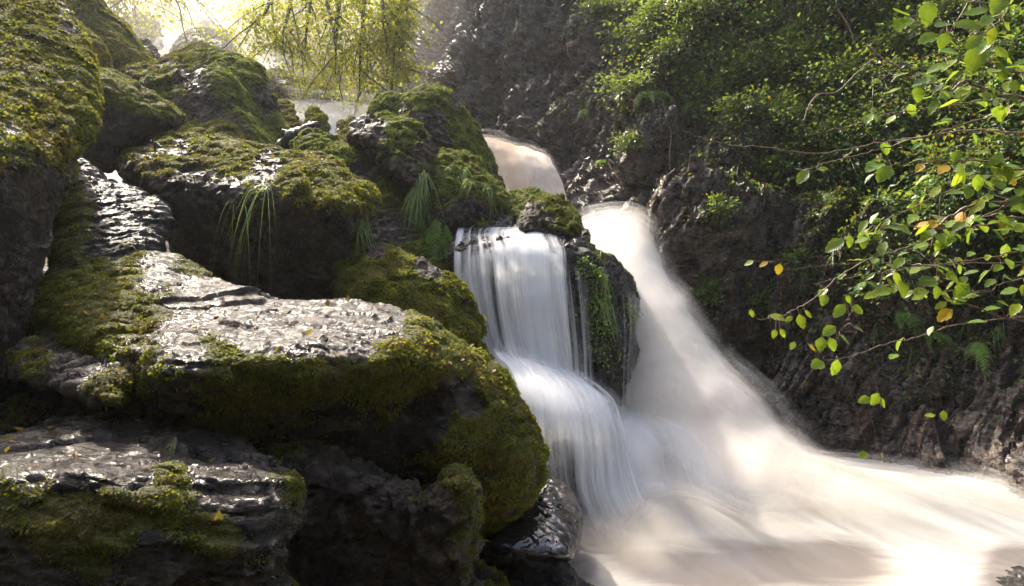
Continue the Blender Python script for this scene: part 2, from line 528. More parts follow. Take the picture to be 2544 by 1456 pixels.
B('B2', [(147,20),(160,-5),(185,-45),(235,-45),(262,22),(290,45),(312,60),(330,85),(343,105),(358,130),(382,156),(350,200),(280,215),(220,215),(190,170),(160,100)],
  7.2, 'tall rounded boulder with olive moss behind the huge corner boulder', lean=0.35, yaw=0.3, T=.5, moss=0.6, up=.5, tmat=M_MOSS, rough=.8, fac=0.5)
B('B3', [(160,50),(165,45),(185,52),(215,72),(245,95),(262,120),(272,140),(276,172),(265,200),(225,210),(190,190),(165,110)],
  5.6, 'small rounded mossy boulder squeezed beside the huge corner boulder', lean=0.2, yaw=.2, moss=0.65, up=.4, rough=.7, fac=0.5)
B('B4', [(222,178),(262,172),(275,176),(300,188),(340,210),(380,235),(415,255),(440,275),(455,290),(457,305),(440,322),(400,340),(370,352),(340,375),(310,400),(280,430),(230,430),(190,400),(190,330),(200,250)],
  4.7, 'dark rounded boulder with thin moss right of the huge corner boulder', lean=0.1, yaw=0.3, T=.4, moss=0.32, up=.7, zones=[(300,190,40,.4),(390,245,40,.4)], wet=.45, rough=.9, tmat=M_DMOSS, tuft=30000, fac=0.5)
B('B5a', [(285,176),(310,160),(350,156),(395,154),(420,136),(450,125),(475,109),(510,112),(530,125),(548,150),(560,200),(520,250),(430,255),(360,235),(300,210)],
  6.7, 'mossy ridge boulder with a pale bare crest behind the pyramid boulder', lean=0.45, yaw=-.1, T=.35, moss=.45, up=.6, zones=[(530,150,16,-1.2),(500,130,30,.3),(470,120,20,.5),(400,200,50,-.5)], rough=1.2, fac=0.6)
B('B5c', [(520,126),(560,126),(605,142),(640,156),(662,186),(669,222),(683,245),(684,270),(700,292),(735,345),(735,420),(640,420),(560,300),(520,220)],
  6.5, 'mossy hump behind the right flank of the pyramid boulder', lean=0.5, yaw=.4, T=.35, moss=0.6, up=.7, zones=[(655,230,20,-1.0),(670,270,20,-.7)], rough=1.2, tmat=M_GMOSS, fac=0.7)
B('B5b', [(352,212),(370,198),(420,200),(455,186),(495,178),(535,163),(552,160),(572,178),(590,210),(615,250),(645,290),(680,333),(712,366),(735,388),(730,440),(600,440),(470,400),(400,330),(370,260)],
  6.0, 'large pyramid boulder with a bright green sunlit right flank', lean=.9, T=.3, R=.2, planes=[(480,300,5.75,-.05,-.08),(640,300,6.0,.75,-.5)], soft=.06,
  moss=0.22, up=.5, zones=[(600,200,35,.9),(640,260,40,.9),(690,340,40,.9),(560,165,30,.8),(400,205,25,.9),(480,250,60,-.2)], wet=.3, rough=1.1, tuft=60000, tmat=M_GMOSS)
B('B6', [(452,328),(470,304),(510,299),(560,299),(590,311),(609,342),(600,380),(520,390),(455,370)],
  5.4, 'low flat slab with a mossy top under the pyramid boulder', lean=0.3, T=.2, moss=.35, up=.9, wet=.35, fac=0.6)
# --- behind / hazy
B('B25', [(655,195),(664,180),(690,172),(740,184),(790,205),(835,226),(846,242),(842,275),(800,300),(740,300),(680,280),(655,240)],
  10.2, 'hazy flat boulder with pink lichen in midstream, mossy on its right shoulder', lean=0.4, T=.6, moss=.12, up=.8, lichen=1.0, rough=1.1, tuft=15000, tmat=M_DMOSS, fac=0.6)
B('B26', [(420,140),(424,122),(440,98),(465,76),(500,69),(540,77),(570,98),(588,132),(585,190),(500,200),(430,190)],
  11.5, 'hazy rounded grey boulder standing in the upper stream', lean=0.3, T=.9, moss=-.1, up=.8, lichen=.9, tuft=6000, tmat=M_DMOSS, fac=0.5)
B('B27', [(310,40),(325,25),(350,5),(380,-8),(425,-8),(428,15),(429,52),(420,110),(330,110),(305,70)],
  16.5, 'tall square hazy boulder beside the bright gap at the top of the stream', lean=1.0, moss=.1, tuft=5000, tmat=M_DMOSS, lichen=.5)
B('B28', [(300,50),(318,34),(345,30),(372,42),(392,62),(405,95),(400,130),(330,140),(300,110)],
  13.0, 'hazy sloping boulder left of the upper stream', lean=1.0, moss=.2, tuft=6000, tmat=M_DMOSS, lichen=.5)
B('B29', [(340,110),(352,96),(370,102),(388,122),(400,150),(398,185),(340,185)],
  9.5, 'grey hazy rock beside the tall rounded boulder', lean=.6, moss=.0, tuft=0, lichen=.6)
B('B30', [(494,58),(500,52),(530,53),(560,72),(580,100),(500,100)], 14.0, 'small angular hazy boulder above the rounded grey one', lean=.6, moss=.0, tuft=0, lichen=.5)
B('B23', [(682,258),(690,250),(712,248),(727,257),(735,290),(746,322),(740,350),(690,345),(680,300)],
  6.9, 'small upright mossy rock at the edge of the misty pool', lean=.4, moss=.4, up=.7, tuft=9000)
B('B24', [(756,302),(762,280),(783,265),(797,275),(812,296),(819,325),(810,345),(760,345)],
  7.4, 'pointed dark stone standing in the misty pool', lean=.4, moss=.3, up=.8, tuft=8000)
B('B24b', [(740,312),(746,297),(754,300),(760,318),(758,335),(742,335)], 7.2, 'tiny dark stone beside the pointed stone in the misty pool', lean=.2, moss=0, tuft=0, cat='stone', name='stone')
# --- centre
B('B17', [(914,296),(918,272),(926,255),(942,240),(975,232),(1003,240),(1012,262),(1032,290),(1030,330),(930,330)],
  6.9, 'dark mossy knob left of the tallest peak boulder', lean=0.2, moss=.55, up=.7, tmat=M_GMOSS)
B('B16', [(1000,262),(1006,244),(1022,230),(1055,215),(1075,211),(1110,219),(1130,236),(1150,275),(1190,320),(1217,370),(1240,420),(1249,466),(1240,540),(1120,540),(1040,420),(1000,330)],
  6.5, 'tall peaked boulder with green moss left of the upper fall', lean=1.0, T=.3, R=.2, planes=[(1050,330,6.2,0,-.1),(1170,350,6.3,.42,-.3)], soft=.08,
  moss=.35, up=.5, zones=[(1040,240,30,.5),(1170,340,50,.5),(1060,300,35,-.7),(1090,230,20,.5),(1200,430,40,-.2)], lichen=.7, rough=1.1, tmat=M_GMOSS)
B('B15a', [(832,335),(842,305),(862,293),(888,296),(890,360),(840,355)], 6.0, 'small pale rock at the mouth of the misty pool', lean=.5, moss=.1, up=.9, tuft=5000, lichen=.6)
B('B15', [(866,325),(885,299),(920,291),(980,292),(1020,302),(1042,312),(1060,336),(1077,372),(1082,420),(1078,455),(1030,480),(960,440),(900,380),(868,352)],
  5.5, 'blocky boulder with a pale bare facet on its top left', lean=.7, T=.3, R=.2, planes=[(960,370,5.3,.03,-.2),(900,315,5.5,-.1,-1.6),(1060,380,5.35,.6,-.3)], soft=.05,
  moss=.38, up=.5, zones=[(920,316,26,-1.4),(890,318,18,-1.0),(980,295,40,.4),(1055,380,30,-.4)], lichen=.6, fac=1.3, tmat=M_GMOSS)
B('B14', [(735,360),(745,346),(765,330),(790,328),(800,340),(850,355),(890,370),(935,390),(970,412),(1000,452),(1025,500),(1045,550),(1080,600),(1110,650),(1125,740),(980,760),(860,700),(800,500),(740,420)],
  5.0, 'steep green slab leaning behind the overhanging boulder', lean=1.0, yaw=.4, T=.3, moss=0.66, up=.4, zones=[(900,420,26,-.9),(980,560,60,-.35),(930,600,60,-.4),(850,360,40,.4)], wet=.35, strata=STRATA, tmat=M_GMOSS, tuft=50000)
B('B18', [(1020,470),(1050,420),(1080,385),(1105,376),(1150,382),(1190,405),(1230,440),(1255,470),(1277,490),(1282,520),(1260,541),(1230,556),(1190,566),(1130,590),(1090,640),(1060,580)],
  5.3, 'mossy boulder hung with grass above the silky fall', lean=0.5, T=.3, yaw=.3, moss=0.72, up=.5, zones=[(1150,540,50,-.6),(1060,480,30,-.4)], wet=.3, tmat=M_GMOSS, tuft=45000)
B('B19', [(1250,505),(1268,480),(1300,471),(1330,475),(1368,488),(1380,520),(1340,560),(1270,550)],
  5.4, 'low mossy rock at the foot of the upper fall', lean=.5, moss=.7, up=.6, tmat=M_GMOSS)
B('B19b', [(1285,550),(1300,522),(1322,503),(1348,491),(1375,487),(1402,491),(1422,520),(1441,545),(1446,562),(1436,582),(1420,595),(1380,590),(1330,580),(1290,566)],
  5.05, 'speckled angular rock with a mossy right edge between the two falls', lean=.4, yaw=.1, moss=.2, up=.5, zones=[(1425,545,25,1.0),(1375,492,30,.7),(1340,540,35,-.6)], lichen=1.0, fac=1.2, tuft=14000, tmat=M_DMOSS)
B('B31', [(1432,578),(1440,570),(1463,572),(1462,600),(1458,622),(1435,618)], 5.1, 'small dark square stone at the lip of the main fall', name='stone', cat='stone', T=.05, Tb=.1, R=.15, moss=-.2, tuft=0, wet=.5, vox=1.2)
B('B32', [(1175,560),(1195,535),(1225,522),(1260,530),(1280,548),(1270,580),(1190,590)], 5.1, 'reddish wet rock above the silky fall', mat=M_WET, moss=-.1, up=.4, wet=.6, tuft=4000)
# --- big overhang
B('B7', [(288,402),(300,386),(345,368),(380,347),(430,334),(480,333),(520,345),(560,350),(600,358),(650,370),(690,375),(740,386),(800,382),(842,396),(862,430),(885,450),(920,462),(940,486),(930,512),(905,547),(880,582),(862,602),(852,650),(842,705),(800,760),(640,770),(540,730),(450,650),(410,560),(350,490),(296,435)],
  3.9, 'long overhanging boulder with golden moss and pale patches on top', lean=0, T=.12, Tb=.9, R=.10,
  planes=[(600,400,4.15,.02,-.62),(600,520,3.75,-.04,.10),(900,500,3.85,.5,-.1),(330,430,4.0,-.3,0)], soft=.09,
  moss=.62, up=.55, zones=[(370,350,24,-1.0),(450,352,20,-.9),(660,410,26,-1.1),(330,400,40,-.4),(560,680,160,-1.1),(450,560,90,-.8),(800,690,80,-.6),(850,440,50,.3)],
  wet=.35, rough=1.1, fac=.9, tuft=90000, seed=21, longm=1.15)
B('B8', [(180,395),(215,400),(250,438),(300,455),(350,475),(400,490),(427,512),(432,560),(410,605),(380,680),(250,700),(140,690),(120,600),(118,500),(150,430)],
  3.6, 'bare wet slab glinting blue beneath the huge corner boulder', mat=M_WET, lean=.9, yaw=.1, T=.25, moss=-.15, up=.1, zones=[(160,540,50,.9),(330,590,40,.7),(140,620,60,.7),(215,470,40,.3),(330,520,60,-.6)], wet=.6, lichen=0, strata=STRATA, tmat=M_DMOSS, tuft=20000, fac=0.5, rough=0.6)
B('B13', [(842,672),(870,650),(903,622),(930,613),(980,618),(1040,645),(1090,675),(1110,690),(1150,715),(1165,740),(1182,785),(1202,815),(1205,835),(1194,850),(1202,870),(1218,890),(1224,912),(1210,990),(1080,980),(900,900),(840,780)],
  3.75, 'rounded boulder thick with moss below the green slab', lean=0.4, yaw=.35, T=.32, moss=.68, up=.5, zones=[(930,625,22,-1.1),(1050,658,22,-1.2),(1085,680,16,-1.0),(1130,820,60,-.1)], lichen=.4, tuft=60000, longm=1.2, fac=0.6)
B('B13b', [(1180,880),(1200,868),(1222,905),(1260,940),(1290,980),(1305,1050),(1335,1100),(1340,1180),(1260,1180),(1200,1000)],
  3.95, 'dark wet rock wedged between the long boulder and the cascade', name='wet_rock', mat=M_WET, lean=.3, moss=-.1, wet=.8, tuft=4000, tmat=M_DMOSS)
# --- foreground long rock
B('B9', [(35,775),(60,735),(110,690),(150,655),(200,632),(270,635),(330,628),(385,625),(440,645),(470,660),(520,690),(560,705),(610,720),(640,740),(700,746),(760,746),(800,750),(870,745),(930,755),(970,765),(1010,775),(1060,800),(1090,825),(1130,850),(1180,880),(1230,915),(1260,960),(1285,1000),(1310,1050),(1335,1090),(1346,1130),(1336,1180),(1310,1230),(1272,1272),(1235,1305),(1190,1345),(1100,1360),(960,1300),(760,1210),(640,1150),(500,1090),(400,1062),(320,1010),(250,960),(150,910),(70,840)],
  2.6, 'long foreground boulder with a pale sunlit top and a mossy right ridge', lean=0, T=.14, Tb=.8, R=.09,
  planes=[(800,800,2.62,.015,-.42),(800,980,2.41,.03,.10),(1220,1050,2.62,.28,-.18),(200,760,2.7,-.22,-.25),(150,850,2.6,-.2,.1)], soft=.09,
  bumps=[(400,680,60,-.08),(1060,1000,50,.12),(450,930,80,-.12),(900,850,60,.07),(470,700,35,.12),(640,790,50,-.05),(780,900,60,-.06),(330,830,50,.06),(1105,1095,45,-.13)],
  moss=.62, up=.02, zones=[(480,760,40,-.8),(560,750,50,-.9),(680,790,55,-1.15),(780,800,50,-1.1),(880,790,50,-1.2),(960,780,35,-1.0),(390,670,40,-.7),(620,850,40,-.5),(440,850,35,-.5),(480,900,30,-.4),(740,850,30,-.4),(1130,970,30,-1.3),(1170,1000,22,-.8),(1060,1040,34,-1.2),(1000,1075,26,-1.0),(1120,880,45,.6),(1200,950,45,.6),(1280,1050,45,.5),(1030,800,22,.8),(180,720,80,.4),(900,960,90,.3),(600,960,60,.2),(800,1150,100,-.6),(420,1010,50,-.5)],
  wet=.7, rough=1.1, fac=.6, strata=STR2, tuft=170000, vox=1.5, seed=33, n=34, longm=1.1, tsize=.0105, lichen=.15)
B('B10', [(640,1160),(760,1120),(900,1180),(1050,1230),(1110,1180),(1140,1168),(1165,1195),(1178,1230),(1182,1290),(1180,1350),(1184,1410),(1190,1560),(640,1560),(560,1400)],
  2.35, 'dark undercut rock with a mossy nose below the long boulder', lean=-.2, yaw=-.15, T=.15, Tb=.6, R=.12, moss=.2, up=.3, zones=[(1155,1250,30,.9),(1160,1340,30,.5),(1130,1190,20,.9),(900,1400,140,-.4)], wet=.4, tmat=M_DMOSS, tuft=30000, seed=77)
B('B11', [(35,885),(60,850),(110,841),(150,846),(200,870),(250,885),(300,905),(322,940),(318,975),(290,1000),(230,1000),(150,970),(80,950),(40,925)],
  2.35, 'small brown rock tucked beneath the left end of the long boulder', lean=.5, yaw=-.1, T=.12, moss=.1, up=.1, zones=[(280,960,40,.8),(70,900,40,.4),(190,880,30,-.8)], wet=.6, tuft=14000)
B('B12', [(-200,1120),(-60,1105),(0,1092),(100,1066),(200,1036),(270,1022),(330,1026),(400,1046),(450,1072),(530,1086),(600,1118),(680,1150),(732,1190),(747,1230),(742,1285),(705,1335),(690,1400),(705,1560),(-250,1560)],
  1.9, 'broad wet foreground boulder at the bottom left with clumps of moss', lean=0, T=.08, Tb=.6, R=.08,
  planes=[(350,1120,2.05,.03,-.42),(350,1300,1.74,.02,-.03),(350,1430,1.66,.02,.06),(700,1250,1.9,.35,-.05)], soft=.05,
  moss=.12, up=.05, zones=[(420,1200,40,.7),(300,1260,60,.8),(200,1320,70,.7),(480,1270,60,.7),(80,1290,60,.5),(280,1060,25,.8),(370,1060,30,.5),(560,1310,60,.5),(690,1200,40,.5),(300,1130,80,-.8),(600,1190,45,-.9),(150,1120,80,-.5),(530,1190,40,-.5)],
  wet=.85, rough=1.2, fac=.6, strata=STR2, tuft=80000, vox=1.5, seed=45, tsize=.009, longm=1.1, lichen=.1)
B('B34', [(-140,960),(0,935),(120,945),(320,965),(430,1040),(420,1120),(300,1160),(-140,1160)], 2.95, 'added dark rock standing in for shade in the gap above the broad foreground boulder', name='wet_rock', mat=M_WET, lean=.2, T=.1, moss=-.2, wet=.6, tuft=0)  # added rock: puts darkness over the sunlit ground in this gap
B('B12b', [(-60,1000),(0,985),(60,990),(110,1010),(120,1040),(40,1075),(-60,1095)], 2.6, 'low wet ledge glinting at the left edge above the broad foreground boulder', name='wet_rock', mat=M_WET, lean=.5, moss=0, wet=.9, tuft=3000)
# --- by the cascade
B('F1', [(1118,600),(1150,580),(1200,566),(1260,560),(1330,562),(1400,572),(1440,600),(1480,625),(1522,640),(1560,682),(1580,730),(1584,780),(1577,820),(1586,870),(1574,930),(1550,1000),(1500,1060),(1380,1060),(1250,1010),(1160,950),(1118,850),(1110,720)],
  4.75, 'dark rounded rock face behind the silky left fall', name='waterfall_rock', mat=M_WET, lean=0, T=.15, Tb=.9, R=.12,
  planes=[(1300,590,4.95,0,-1.6),(1300,780,4.68,.03,-.02),(1530,780,4.75,.8,-.25)], soft=.06, moss=.02, up=.2, zones=[(1480,690,30,.4),(1460,780,26,.5),(1570,780,22,.5),(1480,630,30,.3)], wet=.7, tmat=M_DMOSS, tuft=14000, lichen=0)
B('F2', [(1235,925),(1300,930),(1400,955),(1470,985),(1512,1015),(1530,1060),(1530,1110),(1540,1200),(1500,1300),(1400,1330),(1340,1250),(1310,1120),(1250,990)],
  4.25, 'rounded ledge rock under the lower cascade', name='waterfall_rock', mat=M_WET, lean=.3, T=.15, Tb=.5, moss=-.4, wet=.8, tuft=0, lichen=0, planes=[(1400,980,4.25,.04,-.9),(1400,1150,4.05,.03,.0)])
B('F3', [(1500,1075),(1600,1070),(1700,1100),(1790,1160),(1830,1230),(1820,1340),(1540,1340)], 4.65, 'submerged step rock glimpsed through the lower cascade', name='waterfall_rock', mat=M_WET, lean=.4, moss=-.5, wet=.9, tuft=0, lichen=0)
B('B20', [(1196,1360),(1208,1322),(1260,1287),(1300,1252),(1328,1202),(1345,1170),(1382,1184),(1422,1214),(1446,1258),(1449,1302),(1442,1350),(1421,1391),(1380,1396),(1300,1388),(1220,1372)],
  3.15, 'smooth round wet rock reflecting the sky beside the foot of the cascade', name='wet_rock', mat=M_SLICK, lean=.8, yaw=.1, T=.22, R=.35, moss=-.5, wet=1.0, rough=.25, fac=.3, tuft=0, lichen=0, vox=1.3)
B('B21', [(1185,1352),(1250,1362),(1320,1385),(1400,1392),(1432,1420),(1475,1480),(1500,1580),(1185,1580)],
  3.0, 'flat purplish wet rock under the round wet one', name='wet_rock', mat=M_WET, lean=.5, T=.12, R=.15, moss=-.3, wet=.8, rough=.7, fac=.6, tuft=0, lichen=0)
B('B22', [(1170,1420),(1185,1406),(1215,1415),(1250,1440),(1285,1490),(1290,1560),(1170,1560)], 2.5, 'small moss edged stone at the bottom edge of the frame', lean=.4, T=.1, moss=.4, up=.3, zones=[(1190,1440,20,-.6)], tuft=8000)
B('B33', [(2440,1465),(2470,1430),(2515,1412),(2580,1408),(2660,1420),(2700,1580),(2400,1580)], 3.05, 'dark rock with water streaming over it at the bottom right corner', name='wet_rock', mat=M_WET, lean=.5, moss=-.5, wet=.9, tuft=0, lichen=0)
# ------------------------------------------------------------------ ground, cliff, hillsides
def grid_faces(nu, nv):
    i = np.arange(nv - 1)[:, None] * nu + np.arange(nu - 1)[None]
    i = i.ravel(); return np.stack([i, i + nu, i + nu + 1, i + 1], 1)

def set_attrs(n, moss, wet, lichen):
    return {'moss': moss, 'wet': np.full(n, wet), 'lichen': np.full(n, lichen)}

# stream bed and valley floor (camera-relative heights); unseen bank behind the camera raised to block sky light
gctrl = [(-3,1,-.7),(-1,1,-1.9),(1,1.5,-2.0),(4,1.5,-2.0),(7,3,-1.6),(.5,4,-1.9),(3,4,-1.9),(-1,3.2,-1.1),(-2.5,3.2,-.6),(-5,3,1.2),(-9,3,4),(-2,5,-.4),(-4,6,.8),(-8,6,4),
 (0,5,-.9),(.5,6,-.6),(1,6.8,-.1),(2.2,7,.0),(4,5.6,-1.7),(8,6,-1),(0,8,1.0),(-2,9,1.6),(-2.4,8,1.4),(1,9,1.2),(3,9,.9),(-5,10,2.6),(-10,10,6),(-4,12,3.0),(0,12,3.2),(3,12,3.0),(-7,16,5.0),(-12,16,8),
 (-2,16,5),(3,16,6),(-9,22,8.0),(-16,22,12),(-3,22,9),(-10,30,9.5),(-20,30,15),(0,30,14),(0,-6,6.5),(-8,-6,9),(8,-6,7),(0,-3,1.5),(-6,-2,6),(6,-2,2),(0,-1,-1.0),(9,1,3),(12,6,0),(12,16,6),(12,30,14),(-14,60,12),(10,60,18),(-40,60,22)]
GF = rbf([(a, b, c) for a, b, c in gctrl])
gx, gy = np.meshgrid(np.linspace(-22, 14, 220), np.concatenate([np.linspace(-6, 14, 160), np.linspace(14.3, 60, 90)]))
gz = GF(gx.ravel(), gy.ravel())
gco = np.stack([gx.ravel(), gy.ravel(), gz + CZ], -1)
gco[:, 2] += fbm(gco / .9, 3, 4) * .22 + facet(gco / .5, 4) * .08
gm = np_mesh('ground', gco, grid_faces(220, 250)[:, ::-1], M_WET, attrs=set_attrs(len(gco), sstep(-.1, .3, fbm(gco / 1.2, 9, 3)) * .8, .5, .1))
tag(link('ground', gm), 'dark wet rubble floor of the gorge between the boulders', 'ground', kind='structure')

# the cliff on the right bank
CF = rbf([(1000,-300,14),(1000,0,13.6),(1000,160,13),(1000,320,12),(1130,-300,12),(1110,100,11.3),(1150,250,10.6),(1200,330,9.6),(1280,370,9.5),
 (1400,-300,10.8),(1350,100,9.7),(1390,380,8.75),(1430,520,7.95),(1600,-300,9.6),(1600,100,8.6),(1600,350,7.7),(1560,520,7.15),(1620,620,6.75),(1680,750,6.25),(1780,880,5.95),
 (1900,-300,8.6),(1900,100,7.6),(1900,400,6.9),(1900,600,6.5),(1900,900,5.8),(1960,1080,5.5),(2060,1180,5.3),(2200,-300,7.5),(2200,200,6.6),(2200,600,6.0),(2200,900,5.5),(2200,1230,4.85),
 (2544,-300,6.4),(2544,200,5.8),(2544,700,5.15),(2544,1100,4.6),(2544,1200,4.35),(2544,1350,4.15),(2950,-300,5.4),(2950,700,4.6),(2950,1350,3.8),(1500,1250,6.4),(1250,800,7.4),(1100,500,9.5)])
NU, NV = 640, 520
cu, cv = np.meshgrid(np.linspace(985, 2900, NU), np.linspace(-260, 1370, NV))
cd = CF(cu[::4, ::4].ravel(), cv[::4, ::4].ravel()).reshape(cu[::4, ::4].shape)
def upsample(a, n, axis):
    x = np.linspace(0, 1, a.shape[axis]); X = np.linspace(0, 1, n)
    return np.apply_along_axis(lambda q: np.interp(X, x, q), axis, a)
cu4, cv4 = cu[::4, ::4], cv[::4, ::4]
cd = CF(cu4.ravel(), cv4.ravel()).reshape(cu4.shape)
cu = upsample(upsample(cu4, NU, 1), NV, 0); cv = upsample(upsample(cv4, NU, 1), NV, 0); cd = upsample(upsample(cd, NU, 1), NV, 0)
cco = P(cu.ravel(), cv.ravel(), cd.ravel()).astype(np.float32)
cfaces = grid_faces(NU, NV)
tmp = np_mesh('t', cco, cfaces); _, cno = mesh_arrays(tmp); bpy.data.meshes.remove(tmp)
bed = rot_basis(.25, math.radians(52), .0)
q = (cco @ bed.T)
wob = np.stack([fbm(cco / 1.1 + 3, 71, 3), fbm(cco / 1.1 + 33, 72, 3), fbm(cco / 1.1 + 63, 73, 3)], -1)
q = q + wob * .14
d = fbm(cco / 1.7, 60, 3) * .40 + fbm(cco / .6, 61, 3) * .12
d += facet(q * np.array([.7, .9, 1.6]), 62) * .34 + facet(q * np.array([1.4, 1.8, 6.0]), 64) * .13
d += facet(q * np.array([3.5, 5, 19.]), 66) * .075 + facet(q * np.array([9, 12, 34.]), 67) * .034 + fbm(q * np.array([14, 14, 40.]), 68, 2) * .014
cvx, cvy = cu.ravel(), cv.ravel()
d -= sstep(800, 1180, cvy) * d * .35                    # water-worn and smoother near the pool
# a projecting shelf above the pool, with a recess over it
sh = sstep(500, 530, cvy + .02 * (cvx - 1900)) * sstep(1590, 1680, cvx) * sstep(2330, 2180, cvx) * sstep(900, 620, cvy)
d += .45 * sh
rec = np.exp(-((cvy - 455) / 55) ** 2) * sstep(1430, 1560, cvx) * sstep(2350, 2150, cvx)
d -= .12 * rec
CND = cno * 1.0
cco = cco + cno * d[:, None]
cm = np_mesh('cliff', cco, cfaces, M_CLIFF, attrs=None)
cc, cn = mesh_arrays(cm)
cmask = sstep(.45, .8, .04 + fbm(cc / .9, 80, 4) * .75 + .55 * (cn[:, 2] - .1) + .45 * sstep(1750, 2300, cvx) * sstep(900, 300, cvy) - .25 * sstep(900, 1150, cvy) - .3 * sstep(1500, 1150, cvx) - .5 * sstep(470, 500, cvy) * sstep(2050, 1850, cvx))
for a, v in (('moss', cmask), ('wet', .78 + .2 * sstep(500, 1100, cvy) + .2 * fbm(cc / .8, 81, 2)), ('lichen', .35 * sstep(1700, 1200, cvx))):  # lichen thickened leftward to paint in the brighter, lit part of the cliff
    cm.attributes.new(a, 'FLOAT', 'POINT').data.foreach_set('value', np.asarray(v, np.float32))
cliff = link('cliff', cm); tag(cliff, 'tall wet brown rock cliff with slanting beds on the right bank', 'cliff', kind='structure')
cm.calc_loop_triangles()
ct = np.empty(len(cm.loop_triangles) * 3, np.int32); cm.loop_triangles.foreach_get('vertices', ct); ct = ct.reshape(-1, 3)
tufts('moss', cc, cn, cmask, ct, 90000, .03, 5, M_DMOSS, cliff, long=1.2)
ROCKS['cliff'] = (cliff, cc, cn, ct, cmask)

# wooded slope beyond the upper stream
def slope(name, ctrl, box, nu, nv, label, mat, seed, amp):
    F = rbf(ctrl)
    u, v = np.meshgrid(np.linspace(box[0], box[1], nu), np.linspace(box[2], box[3], nv))
    co = P(u.ravel(), v.ravel(), F(u.ravel(), v.ravel())).astype(np.float32)
    fc = grid_faces(nu, nv); t = np_mesh('t', co, fc); _, no = mesh_arrays(t); bpy.data.meshes.remove(t)
    co = co + no * (fbm(co / 1.5, seed, 4) * amp + facet(co / .8, seed) * amp * .5)[:, None]
    me = np_mesh(name, co, fc, mat)
    c, n = mesh_arrays(me)
    mk = sstep(.3, .7, .3 + .6 * fbm(c / 1.3, seed + 1, 4) + .3 * n[:, 2])
    for a, vv in (('moss', mk), ('wet', mk * 0 + .3), ('lichen', mk * 0 + .2)):
        me.attributes.new(a, 'FLOAT', 'POINT').data.foreach_set('value', vv.astype(np.float32))
    o = link(name, me); tag(o, label, 'hillside', kind='structure')
    me.calc_loop_triangles()
    tt = np.empty(len(me.loop_triangles) * 3, np.int32); me.loop_triangles.foreach_get('vertices', tt); tt = tt.reshape(-1, 3)
    ROCKS[name + str(seed)] = (o, c, n, tt, mk)
    return o
slope('hillside', [(560,-260,34),(560,0,30),(600,150,20),(640,200,15),(800,-260,24),(800,0,20),(800,180,14.5),(900,280,12.5),(1060,-260,16),(1060,0,15),(1060,200,13.5),(1060,330,12.5),(700,330,12)],
      (570, 1075, -260, 330), 200, 220, 'steep hazy wooded bank behind the hanging bough', M_CLIFF, 90, .5)

slope('hillside', [(-250,-260,24),(-250,80,17),(150,-260,27),(150,80,20),(420,-260,33),(400,90,25),(440,0,27)],
      (-250, 432, -260, 120), 150, 90, 'steep wooded bank beyond the boulders at the top left', M_CLIFF, 190, .6)
# ------------------------------------------------------------------ water
def water_mat(name, ca, cb, su, sv, lo, hi, amax, edge_pow=1.0, soft=2.0, streakcol=.6, amin=0.0, dist=.3, seed=0, bumpy=.0):
    b = NB(name)
    uv = b.n.new('ShaderNodeUVMap').outputs[0]
    mp = b.n.new('ShaderNodeMapping'); mp.inputs['Scale'].default_value = (su, sv, 1); mp.inputs['Location'].default_value = (seed, seed * .37, 0)
    b.l.new(uv, mp.inputs['Vector'])
    n1 = b.noise(mp.outputs[0], 1.0, 5, .55, dist)
    mp2 = b.n.new('ShaderNodeMapping'); mp2.inputs['Scale'].default_value = (su * .22, sv * .6, 1); mp2.inputs['Location'].default_value = (seed + 9, 0, 0)
    b.l.new(uv, mp2.inputs['Vector'])
    n2 = b.noise(mp2.outputs[0], 1.0, 3, .5, .2)
    comb = b.math('ADD', b.math('MULTIPLY', n1, .6), b.math('MULTIPLY', n2, .4))
    den = b.attr('dens').outputs['Fac']
    a = b.ramp(b.math('ADD', comb, b.math('SUBTRACT', den, .5)), lo, hi, amin, amax)
    e = b.math('POWER', b.attr('edge').outputs['Fac'], edge_pow)
    en = b.ramp(b.math('ADD', b.math('MULTIPLY', e, soft), b.math('SUBTRACT', n1, .5)), .25, 1.15)
    a = b.math('MULTIPLY', a, b.math('MULTIPLY', en, b.ramp(e, 0, .12)))
    c = b.mix(b.ramp(n2, .38, .62, 0, streakcol), ca, cb)
    df = b.n.new('ShaderNodeBsdfDiffuse'); b.l.new(c, df.inputs['Color'])
    tr = b.n.new('ShaderNodeBsdfTranslucent'); b.l.new(c, tr.inputs['Color'])
    m1 = b.n.new('ShaderNodeMixShader'); m1.inputs[0].default_value = .5
    b.l.new(df.outputs[0], m1.inputs[1]); b.l.new(tr.outputs[0], m1.inputs[2])
    tp = b.n.new('ShaderNodeBsdfTransparent')
    m2 = b.n.new('ShaderNodeMixShader'); b.l.new(a, m2.inputs[0]); b.l.new(tp.outputs[0], m2.inputs[1]); b.l.new(m1.outputs[0], m2.inputs[2])
    return b.out(m2.outputs[0])

def cr(p, t):
    """Catmull-Rom along axis 0 of p at parameters t (0..len-1)"""
    n = len(p); i = np.clip(np.floor(t).astype(int), 0, n - 2); f = (t - i)[(...,) + (None,) * (p.ndim - 1)]
    g = lambda k: p[np.clip(k, 0, n - 1)]
    p0, p1, p2, p3 = g(i - 1), g(i), g(i + 1), g(i + 2)
    p0 = np.where((i == 0)[(...,) + (None,) * (p.ndim - 1)], 2 * p1 - p2, p0)
    p3 = np.where((i == n - 2)[(...,) + (None,) * (p.ndim - 1)], 2 * p2 - p1, p3)
    return .5 * (2 * p1 + (p2 - p0) * f + (2 * p0 - 5 * p1 + 4 * p2 - p3) * f ** 2 + (3 * p1 - p0 - 3 * p2 + p3) * f ** 3)

